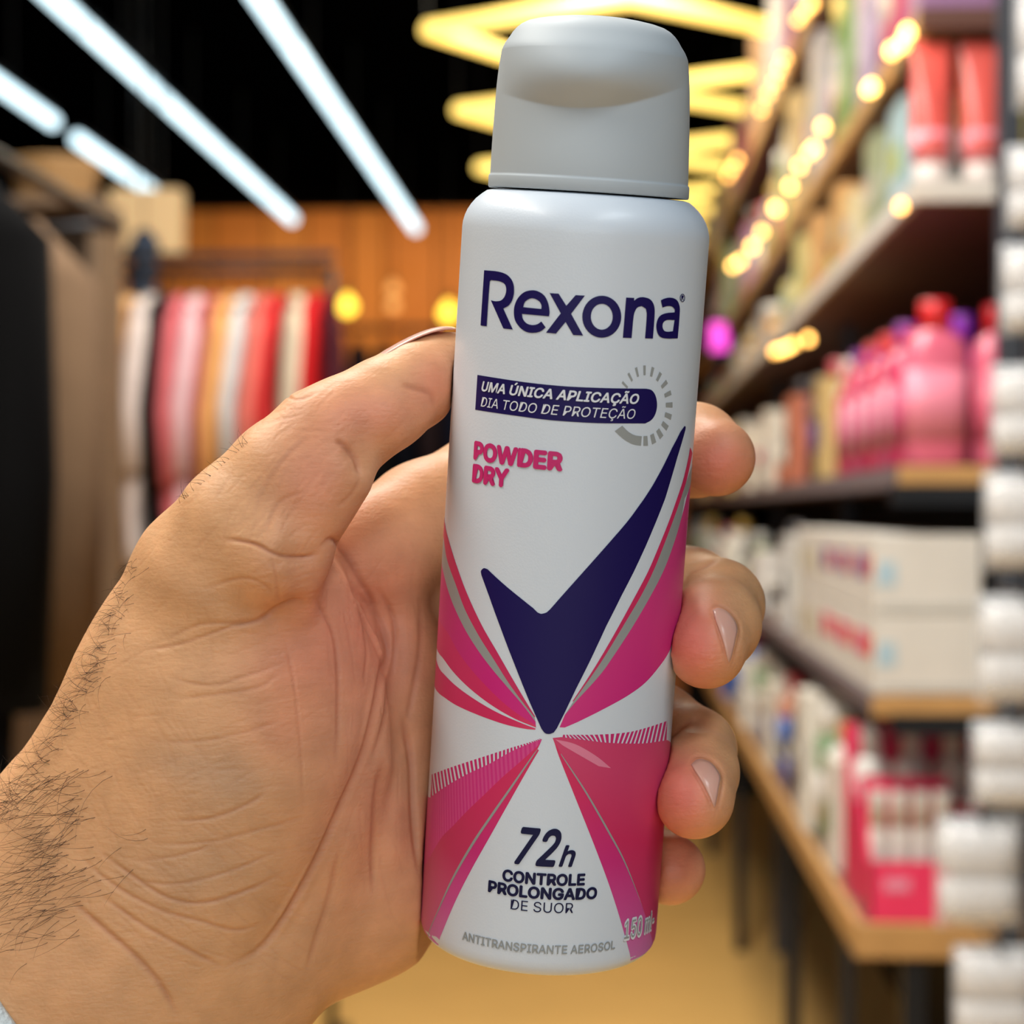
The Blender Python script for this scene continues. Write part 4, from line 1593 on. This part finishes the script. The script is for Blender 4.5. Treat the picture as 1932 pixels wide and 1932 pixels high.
# -- lowest shelf: pink trays with white bottles
z = SH['low'][0]
xf = SH['low'][1]
hot = (246, 56, 104)


def tray(w, d, h, hb3):
    t = empty('display_tray')
    m_ = pm(hot, 0.45, 0.1)
    MB().box((0, 0, 0.003), (w, d, 0.006)).build('base', m_, t)
    MB().box((0, -d / 2 + 0.002, h / 2 + 0.003), (w, 0.004, h - 0.006)).build('front_panel', m_, t)
    MB().box((0, d / 2 - 0.002, hb3 / 2 + 0.003), (w, 0.004, hb3 - 0.006)).build('back_panel', m_, t)
    for s in (-1, 1):
        v = [(s * w / 2, -d / 2, 0.006), (s * w / 2, d / 2, 0.006), (s * w / 2, d / 2, hb3), (s * w / 2, -d / 2, h)]
        v2 = [(q[0] - s * 0.004, q[1], q[2]) for q in v]
        mesh('side_panel', v + v2, [(0, 1, 2, 3), (7, 6, 5, 4), (0, 3, 7, 4), (1, 5, 6, 2), (2, 6, 7, 3), (0, 4, 5, 1)], m_, t)
    MB().box((-w * 0.18, -d / 2 - 0.0006, h * 0.62), (w * 0.3, 0.001, h * 0.22)).build('printed_panel', pm((244, 150, 180), 0.5), t)
    return t


tag(place(tray(0.128, 0.10, 0.088, 0.20), xf + 0.085, YN + 0.06, z), 'hot pink card tray at the corner of the lowest shelf', 'tray', 'pink display trays')
tag(place(tray(0.20, 0.12, 0.15, 0.26), xf + 0.12, YN + 0.26, z), 'taller hot pink card tray behind the corner tray', 'tray', 'pink display trays')
for i in range(4):
    tag(place(bottle((226, 220, 214), (216, 208, 200), None, 0.030, 0.030, 0.155, caph=0.05, capw=0.88, p=2.6, name='small_bottle'), xf + 0.04 + 0.031 * i, YN + 0.045, z + 0.032),
        'small white bottle in the corner tray, %s from the left' % ORD[i], 'bottle', 'white bottles in the corner tray')
for i in range(3):
    tag(place(bottle((228, 226, 220), (206, 206, 206), None, 0.058, 0.05, 0.16, caph=0.05, capw=0.55, p=2.2, name='small_bottle'), xf + 0.055 + 0.064 * i, YN + 0.255, z + 0.105),
        'white bottle in the taller tray, %s from the left' % ORD[i], 'bottle', 'white bottles in the taller tray')
riser = tag(place(carton((230, 60, 108), [], 0.18, 0.10, 0.095, 'riser_box'), xf + 0.12, YN + 0.262, z + 0.008), 'pink riser box inside the taller tray', 'box')

# -- brown shelf: salmon tubes at the corner
z = SH['brown'][0]
xf = SH['brown'][1]
for i in range(2):
    tag(place(sq_tube((232, 96, 88), (226, 214, 208), (236, 150, 164), 0.058, 0.208), xf + 0.032 + 0.072 * i, YN + 0.03, z),
        'salmon pink squeeze tube with white cap, %s on the white-edged shelf' % ['left one at the corner', 'right one'][i], 'tube', 'salmon tubes')
for i in range(3):
    tag(place(sq_tube((206, 190, 40), (150, 80, 50), (196, 150, 50), 0.052, 0.2), xf + 0.01 + 0.03 + 0.07 * i, YN + 0.10, z),
        'yellow squeeze tube behind the salmon tubes, %s from the left' % ORD[i], 'tube', 'yellow tubes')

# -- the rest of the rows, going down the aisle
PAL = {
    'low': [(224, 218, 206), (206, 196, 180), (40, 90, 170), (220, 214, 208), (190, 120, 90), (226, 222, 214), (120, 150, 110), (214, 206, 190), (60, 60, 66), (230, 226, 220)],
    'box': [(226, 222, 214), (130, 160, 80), (222, 216, 208), (206, 204, 200), (190, 60, 60), (220, 214, 204), (150, 160, 160), (60, 70, 80)],
    'mid': [(224, 214, 196), (70, 60, 50), (226, 222, 214), (60, 50, 110), (200, 170, 110), (210, 160, 150), (160, 150, 140), (190, 110, 80), (222, 216, 206)],
    'brown': [(200, 186, 120), (160, 190, 200), (150, 170, 90), (206, 190, 150), (190, 180, 172), (200, 150, 90), (180, 180, 176), (140, 150, 120), (206, 200, 190), (120, 130, 140)],
    'top': [(176, 168, 162), (150, 110, 150), (120, 150, 90), (190, 184, 178), (160, 60, 70), (170, 150, 170), (206, 200, 194), (190, 80, 110), (150, 150, 156), (196, 170, 120)],
    'upper': [(180, 60, 90), (170, 160, 156), (140, 140, 150), (196, 190, 184), (170, 100, 120), (120, 140, 100), (190, 150, 110)],
}
START = {'low': YN + 0.42, 'box': YN + 1.38, 'mid': YN + 1.02, 'brown': YN + 0.2, 'top': YN + 0.05, 'upper': YN + 0.3}
NAME = {'low': 'the lowest shelf', 'box': 'the second shelf', 'mid': 'the third shelf', 'brown': 'the white-edged shelf', 'top': 'the shelf above the tubes', 'upper': 'the highest shelf'}
HMAX = {'low': 0.27, 'box': 0.25, 'mid': 0.27, 'brown': 0.195, 'top': 0.36, 'upper': 0.5}
random.seed(21)
for nm in ('low', 'box', 'mid', 'brown', 'top', 'upper'):
    z, xf = SH[nm][:2]
    y = START[nm]
    i = 0
    while y < 10.7 and i < 30:
        c = PAL[nm][(i * 3 + random.randrange(2)) % len(PAL[nm])]
        c2 = random.choice(PAL[nm])
        c3 = random.choice([(226, 222, 214), (200, 190, 180), (60, 56, 60), (200, 80, 90), (210, 170, 80)])
        k = random.random()
        hm = HMAX[nm]
        step_ = 0.1
        if k < 0.42:
            w_ = random.uniform(0.075, 0.12)
            t = bottle(c, c3, c2, random.uniform(0.07, 0.1), w_, random.uniform(0.7, 0.98) * hm, caph=0.04)
            kind = 'bottle'
        elif k < 0.62:
            w_ = random.uniform(0.07, 0.1)
            t = spray(c, c3, c2, w_, random.uniform(0.75, 0.98) * hm)
            kind = 'spray bottle'
        elif k < 0.82 or nm in ('top', 'upper'):
            w_ = random.uniform(0.1, 0.18)
            h_ = random.uniform(0.6, 0.98) * hm
            t = carton(c, [('s', 0.15, 0.3, 0.85, 0.6, c2)], 0.12, w_, h_, 'product_box')
            kind = 'box'
        else:
            w_ = random.uniform(0.08, 0.11)
            t = jar(c, c3, w_, random.uniform(0.08, 0.12))
            kind = 'jar'
        place(t, xf + 0.065 + random.uniform(0, 0.01), y + w_ / 2, z)
        tag(t, '%s %s, %s along %s' % (cname(c), kind, ORD[i], NAME[nm]), kind.split()[-1], 'goods on ' + NAME[nm])
        y += w_ + random.uniform(0.012, 0.05) + 0.045 * max(0, y - 3.6)
        i += 1

# price rail cards on the second shelf would be too small to read: left plain
# ---- fairy lights along the upper shelf edges
fairy_em = mat('fairy_bulb', rgb(255, 210, 120), 0.4, emit=((1.0, 0.56, 0.13, 1), 13))
fairy_em2 = mat('fairy_bulb_dim', rgb(255, 200, 110), 0.4, emit=((1.0, 0.50, 0.11, 1), 9))


def fairy(pix, xw, m_, label, rb=0.0085):
    t = empty('fairy_lights', (xw, 4.0, 2.2))
    tag(t, label, 'fairy lights', 'fairy light strings')
    pts = []
    for (u, v) in pix:
        # the string hangs in the vertical plane X = xw along the shelf fronts
        d = (P(u, v, 1.0) - CAM)
        p = CAM + d * (xw / d[0])
        pts.append(p)
    pts.sort(key=lambda q: q[1])
    o_ = np.array((xw, 4.0, 2.2))
    wire = []
    for a, b in zip(pts[:-1], pts[1:]):
        wire += [a - o_, (a + b) / 2 - o_ - np.array((0, 0, 0.012))]
    wire.append(pts[-1] - o_)
    MB().tube(wire, 0.0012, 5).build('wire', cord_m, t)
    for p in pts:
        q = p - o_
        s_ = 1.0 if p[1] < 6 else 1.25
        b = MB().loft([(q[2] - rb * s_, 0.001, 0.001, 2, q[0], q[1]), (q[2] - rb * 0.6 * s_, rb * 0.8 * s_, rb * 0.8 * s_, 2, q[0], q[1]), (q[2], rb * s_, rb * s_, 2, q[0], q[1]),
                       (q[2] + rb * 0.7 * s_, rb * 0.7 * s_, rb * 0.7 * s_, 2, q[0], q[1]), (q[2] + rb * 1.2 * s_, 0.002, 0.002, 2, q[0], q[1])], 10)
        b.build('bulb', m_, t, True)


fairy([(1532, 8), (1519, 22), (1507, 38), (1480, 110), (1472, 130), (1463, 155), (1450, 178), (1437, 207), (1391, 302), (1383, 318), (1374, 332)], 0.43, fairy_em2, 'string of warm fairy lights along the highest shelf')
fairy([(1712, 62), (1702, 84), (1683, 97), (1645, 165), (1641, 170), (1553, 240), (1536, 280), (1527, 290), (1509, 314), (1491, 352), (1466, 396), (1462, 393), (1437, 438), (1419, 466), (1397, 493), (1383, 502)], 0.425, fairy_em,
      'string of bright fairy lights above the white-edged shelf')
fairy([(1700, 390)], 0.42, fairy_em2, 'single warm bulb at the corner of the white-edged shelf', 0.007)
fairy([(1462, 664), (1470, 662), (1478, 660), (1487, 656), (1497, 650), (1525, 640)], 0.40, fairy_em2, 'bunch of fairy lights over the third shelf', 0.008)

neon = empty('neon_lamp', P(1357, 636, 8.0))
tag(neon, 'small magenta neon lamp beside the can edge', 'lamp')
MB().tube([(0, 0, -0.052), (0, 0, 0.052)], 0.035, 12).build('tube', mat('magenta_neon', rgb(240, 80, 220), 0.4, emit=((1.0, 0.09, 0.72, 1), 1.3)), neon, True)
MB().box((0.0, 0.05, 0), (0.05, 0.04, 0.18), 0.004).build('mount', metal_d, neon)

# ---- hanging packs on a display strip at the right edge
YP = 2.3
strip = empty('display_strip', (0.52, YP + 0.14, 0))
tag(strip, 'dark steel display strip with hooks at the right edge', 'display stand')
MB().box((0, 0, 1.25), (0.05, 0.02, 2.5), 0.003).build('post', steel, strip)
MB().box((0, 0, 0.012), (0.26, 0.26, 0.024), 0.004).build('foot', steel, strip)
film = mat('clear_film', rgb(238, 240, 244), 0.12, alpha=0.30, spec=0.8, bump=0.9, bscale=60)
cot = mat('cotton_white', rgb(226, 224, 222), 0.8, noise=0.10, nscale=45, bump=0.4, bscale=120)
head_m = mat('header_card', rgb(208, 212, 216), 0.5)
packs = [(-10, 217, 1905), (282, 440, 1888), (465, 635, 1878), (690, 865, 1860), (890, 1075, 1846), (1120, 1325, 1835), (1355, 1520, 1824), (1535, 1742, 1758), (1775, 1960, 1790)]
for i, (v0, v1, ul) in enumerate(packs):
    d_ = YP
    zt = 1.5 - (v0 - 966) * d_ / F
    h_ = (v1 - v0) * d_ / F
    w_ = 0.098
    xl = (ul - 1150) * d_ / F
    t = empty('hanging_pack', (xl + w_ / 2, YP, zt - h_))
    tag(t, 'clear pack of white cotton goods, %s down the right edge' % ['topmost', 'second', 'third', 'fourth', 'fifth', 'sixth', 'seventh', 'eighth', 'lowest'][i], 'pack', 'clear packs on the display strip')
    q = MB()
    for r_ in range(2):
        q.loft([(h_ * (0.05 + 0.43 * r_), 0.030, 0.010, 3.2), (h_ * (0.09 + 0.43 * r_), 0.043, 0.017, 3.2), (h_ * (0.26 + 0.43 * r_), 0.0435, 0.018, 3.0),
                (h_ * (0.42 + 0.43 * r_), 0.043, 0.017, 3.2), (h_ * (0.47 + 0.43 * r_), 0.030, 0.010, 3.2)], 24)
    q.build('cotton_rolls', cot, t, True)
    # crinkled bag
    nv, nf = [], []
    nu, nw = 16, 18
    for s in (-1, 1):
        for a in range(nw + 1):
            for b in range(nu + 1):
                x_f, z_f = b / nu - 0.5, a / nw
                th2 = 0.022 * (max(0, 1 - (2 * x_f) ** 4)) * (max(0, 1 - (2 * z_f - 1) ** 6)) + 0.0004
                cr_ = 0.0022 * math.sin(37 * x_f + 11 * z_f * (i + 1)) * math.cos(29 * z_f - 5 * x_f + i) if 0 < b < nu and 0 < a < nw else 0
                nv.append((x_f * w_, s * (th2 + cr_), z_f * h_ * 0.97))
    for s in range(2):
        o2 = s * (nu + 1) * (nw + 1)
        for a in range(nw):
            for b in range(nu):
                f4 = (o2 + a * (nu + 1) + b, o2 + a * (nu + 1) + b + 1, o2 + (a + 1) * (nu + 1) + b + 1, o2 + (a + 1) * (nu + 1) + b)
                nf.append(f4 if s == 0 else f4[::-1])
    mesh('clear_bag', nv, nf, film, t, True)
    MB().box((0, 0, h_ * 0.965), (w_ * 0.96, 0.003, h_ * 0.07), 0.001).build('header_strip', head_m, t)
    hk = MB().tube([(0.0, 0.13, h_ * 1.0), (0, 0.0, h_ * 1.0), (0, -0.02, h_ * 1.005), (0, -0.025, h_ * 1.02)], 0.0025, 8).build('hook_loop', metal_d, t)

# ---- clothes on the left
rail = empty('clothes_rail', (-1.05, 5.55, 0))
tag(rail, 'dark metal clothes rail holding the bright tops', 'clothes rail')
MB().tube([(-0.47, 0, 2.16), (0.30, 0, 2.16)], 0.013, 10).build('bar', metal_d, rail, True)
for s in (-0.46, 0.29):
    MB().tube([(s, 0, 0.0), (s, 0, 2.16)], 0.014, 10).build('post', metal_d, rail, True)
    MB().box((s, 0, 0.02), (0.04, 0.5, 0.04), 0.004).build('foot', metal_d, rail)
MB().box((-0.085, 0.0, 2.20), (0.77, 0.03, 0.02)).build('top_bar', metal_d, rail)

cloth_cache = {}


def cloth(c):
    return mat('cloth_%d_%d_%d' % c, rgb(*c), 0.9, noise=0.16, nscale=14, bump=0.3, bscale=300, spec=0.1)


def garment(name, c, x, y, ztop, ln, wy, tx, rz, label, cat='shirt', group=None, sleeve=True, c2=None, lean=0.0, flare=1.0):
    """clothing on a hanger; local x = thickness, local y = width"""
    t = empty(name, (x, y, ztop), rz)
    tag(t, label, cat, group)
    secs = []
    n = 11
    hw, ht_ = wy / 2, tx / 2
    for k in range(n + 1):
        f_ = k / n
        zz = -0.07 - f_ * ln
        if k == 0:
            secs.append((zz + 0.035, ht_ * 0.45, hw * 0.22, 2.2, 0, 0))
            secs.append((zz + 0.012, ht_ * 0.7, hw * 0.62, 2.6, 0, 0))
        secs.append((zz, ht_ * (0.85 + 0.25 * math.sin(k * 1.7 + x * 9)), hw * (0.9 + (flare - 1) * f_ + 0.05 * math.sin(k * 1.1 + y)), 2.8, lean * f_ + 0.006 * math.sin(k * 1.3 + x * 20), 0.01 * math.sin(k + x * 5)))
    secs = secs[::-1]
    b = MB().loft(secs, 28).build('body', cloth(c), t, True)
    # vertical folds
    for vtx in b.data.vertices:
        f_ = max(0, min(1, (-0.07 - vtx.co.z) / ln))
        a = math.atan2(vtx.co.x, vtx.co.y)
        vtx.co.x *= 1 + 0.28 * f_ * math.sin(7 * a + 3 * x)
        vtx.co.y *= 1 + 0.05 * f_ * math.sin(9 * a + x)
    if sleeve:
        for s in (-1, 1):
            MB().tube([(0, s * hw * 0.72, -0.10), (0.004, s * hw * 0.98, -0.17), (lean * 0.3 - 0.01, s * hw * 1.05, -0.17 - ln * 0.25), (lean * 0.5, s * hw * 1.0, -0.17 - ln * 0.5)],
                      [ht_ * 0.7, ht_ * 0.95, ht_ * 0.85, ht_ * 0.8], 10).build('sleeve', cloth(c2 or c), t, True)
    h = MB().tube([(0, -hw * 0.85, -0.085), (0, -hw * 0.4, -0.05), (0, 0, -0.03), (0, hw * 0.4, -0.05), (0, hw * 0.85, -0.085)], 0.006, 6)
    h.tube([(0, 0, -0.03), (0, 0, 0.0), (0, 0.012, 0.018), (0, 0.0, 0.028), (0, -0.014, 0.02)], 0.0025, 6)
    h.build('hanger', metal_d, t, True)
    return t


tops = [((206, 196, 176), 'cream'), ((150, 160, 176), 'blue grey'), ((226, 176, 120), 'apricot'), ((228, 214, 208), 'white'), ((34, 26, 28), 'black'), ((214, 110, 116), 'rose pink'), ((230, 190, 196), 'pale pink'),
        ((206, 100, 100), 'dusty coral'), ((220, 160, 100), 'tan'), ((214, 214, 214), 'light grey'), ((222, 120, 108), 'salmon'), ((204, 56, 56), 'bright red'), ((206, 190, 166), 'beige'), ((188, 30, 34), 'scarlet'), ((70, 26, 36), 'maroon')]
x = -1.45
for i, (c, nm) in enumerate(tops):
    tx = [0.055, 0.05, 0.07, 0.06, 0.035, 0.05, 0.055, 0.04, 0.06, 0.045, 0.05, 0.04, 0.07, 0.055, 0.04][i]
    garment('hanging_shirt', c, x + tx / 2, 5.55, 2.13, [0.80, 0.75, 0.72, 0.70, 0.8, 0.78, 0.72, 0.75, 0.8, 0.7, 0.75, 0.7, 0.72, 0.6, 0.7][i], 0.36, tx * 1.15, random.uniform(-0.12, 0.12),
            '%s top hanging on the rail behind the thumb, %s from the left' % (nm, ORD[i]), 'shirt', 'tops on the clothes rail', True, None, [-0.03, -0.05, -0.06, -0.02, 0, 0.0, -0.03, -0.03, -0.05, -0.03, -0.04, 0, 0, 0.03, 0.04][i])
    x += tx * 0.92

# dark garments at the far left, close by
garment('long_coat', (5, 5, 6), -0.975, 2.50, 2.00, 1.15, 0.46, 0.12, math.pi / 2, 'black long coat hanging at the left edge', 'coat', None, True, None, 0.0, 1.25)
garment('long_coat', (112, 90, 70), -1.055, 3.05, 2.01, 1.2, 0.46, 0.12, math.pi / 2, 'taupe coat hanging behind the black coat', 'coat', None, True, None, 0.0, 1.2)
garment('long_coat', (62, 52, 58), -1.20, 3.55, 2.01, 1.4, 0.50, 0.12, math.pi / 2, 'dark plum grey coat hanging behind the taupe coat', 'coat', None, True, None, 0.0, 1.1)
rail2 = empty('clothes_rail', (-0.92, 2.9, 0))
tag(rail2, 'dark rail carrying the coats at the left edge', 'clothes rail')
MB().tube([(0, -0.6, 2.035), (0, 0.9, 2.035)], 0.012, 10).build('bar', metal_d, rail2, True)
for s in (-0.58, 0.88):
    MB().tube([(-0.2, s, 0), (-0.2, s, 2.035), (0, s, 2.035)], 0.014, 10).build('post', metal_d, rail2, True)
for i in range(5):
    c = [(20, 22, 36), (26, 26, 30), (16, 18, 30), (40, 30, 34), (22, 24, 40)][i]
    garment('hanging_shirt', c, -1.02 + 0.10 * i, 8.3, 2.22, 0.9, 0.4, 0.10, 0.05, 'dark top on the far rail, %s from the left' % ORD[i], 'shirt', 'dark tops on the far rail')
rail3 = empty('clothes_rail', (-0.82, 8.3, 0))
tag(rail3, 'far rail of dark tops near the plank wall', 'clothes rail')
MB().tube([(-0.35, 0, 2.25), (0.35, 0, 2.25)], 0.013, 10).build('bar', metal_d, rail3, True)
for s in (-0.33, 0.33):
    MB().tube([(s, 0, 0), (s, 0, 2.25)], 0.014, 10).build('post', metal_d, rail3, True)

# dark counter below the tops, sign box, basket and bag
cab = empty('counter', (-2.0, 6.6, 0))
tag(cab, 'low black counter under the bright tops', 'counter')
blk = mat('black_laminate', rgb(16, 15, 16), 0.5)
MB().box((0, 0, 0.72), (1.9, 0.5, 1.36), 0.005).build('body', blk, cab)
MB().box((0, 0, 1.42), (1.96, 0.54, 0.04), 0.004).build('worktop', blk, cab)
for s in range(3):
    d_ = MB().box((-0.62 + 0.62 * s, -0.258, 0.72), (0.58, 0.016, 1.2), 0.003).build('door', mat('charcoal_door', rgb(28, 26, 27), 0.5), cab)
    MB().box((-0.62 + 0.62 * s + 0.24, -0.272, 0.8), (0.012, 0.012, 0.14)).build('handle', metal_d, d_)
sg = empty('sign_box', P(278, 420, 7.6))
tag(sg, 'cream lit sign box below the short tube light', 'sign')
MB().box((0, 0, 0), (0.27, 0.1, 0.24), 0.01).build('case', mat('cream_panel', rgb(236, 202, 150), 0.5, emit=((1.0, 0.62, 0.30, 1), 0.25)), sg)
MB().tube([(0.05, 0, 0.12), (0.05, 0, CEIL - sg.location.z)], 0.004, 6).build('rod', cord_m, sg)
MB().tube([(-0.05, 0, 0.12), (-0.05, 0, CEIL - sg.location.z)], 0.004, 6).build('rod', cord_m, sg)
hg = garment('hanging_garment', (62, 72, 90), *P(272, 425, 6.4)[:2], P(272, 425, 6.4)[2] + 0.02, 0.22, 0.16, 0.10, 0.3, 'slate blue garment hanging below the sign box', 'shirt', None, False)
MB().tube([(0, 0, 0.02), (0, 0, CEIL - hg.location.z)], 0.003, 6).build('cord', cord_m, hg)
bk = empty('wicker_basket', P(105, 345, 4.6))
tag(bk, 'straw coloured wicker basket above the coats', 'basket')
wk = mat('wicker', rgb(170, 132, 84), 0.7, noise=0.3, nscale=60)
for k in range(6):
    a = [(0.078 + 0.004 * k) * math.cos(2 * math.pi * i / 20) for i in range(21)]
    b = [(0.078 + 0.004 * k) * math.sin(2 * math.pi * i / 20) for i in range(21)]
    MB().tube([(a[i], b[i], -0.03 + 0.014 * k) for i in range(21)], 0.007, 6).build('wicker_ring', wk, bk, True)
MB().loft([(-0.04, 0.07, 0.07, 2), (-0.03, 0.076, 0.076, 2)], 20).build('base', wk, bk, True)
for k in range(16):
    a = 2 * math.pi * k / 16
    MB().tube([(0.077 * math.cos(a), 0.077 * math.sin(a), -0.035), (0.1 * math.cos(a), 0.1 * math.sin(a), 0.048)], 0.004, 5).build('stake', wk, bk, True)
tw = empty('shelf_tower', (P(105, 345, 4.6)[0], P(105, 345, 4.6)[1], 0))
tag(tw, 'narrow brown tower shelf under the wicker basket', 'shelf')
hz = P(105, 345, 4.6)[2] - 0.045
for s in (-1, 1):
    MB().box((s * 0.115, 0, hz / 2), (0.02, 0.24, hz), 0.002).build('side_panel', mat('umber_wood', rgb(112, 90, 68), 0.6, noise=0.2, nscale=12), tw)
for zz in (0.1, 0.6, 1.1, 1.6, hz - 0.012):
    MB().box((0, 0, zz), (0.21, 0.24, 0.022), 0.002).build('board', _mats['umber_wood'], tw)
MB().box((0, 0.115, hz / 2), (0.21, 0.008, hz - 0.02)).build('back_panel', _mats['umber_wood'], tw)
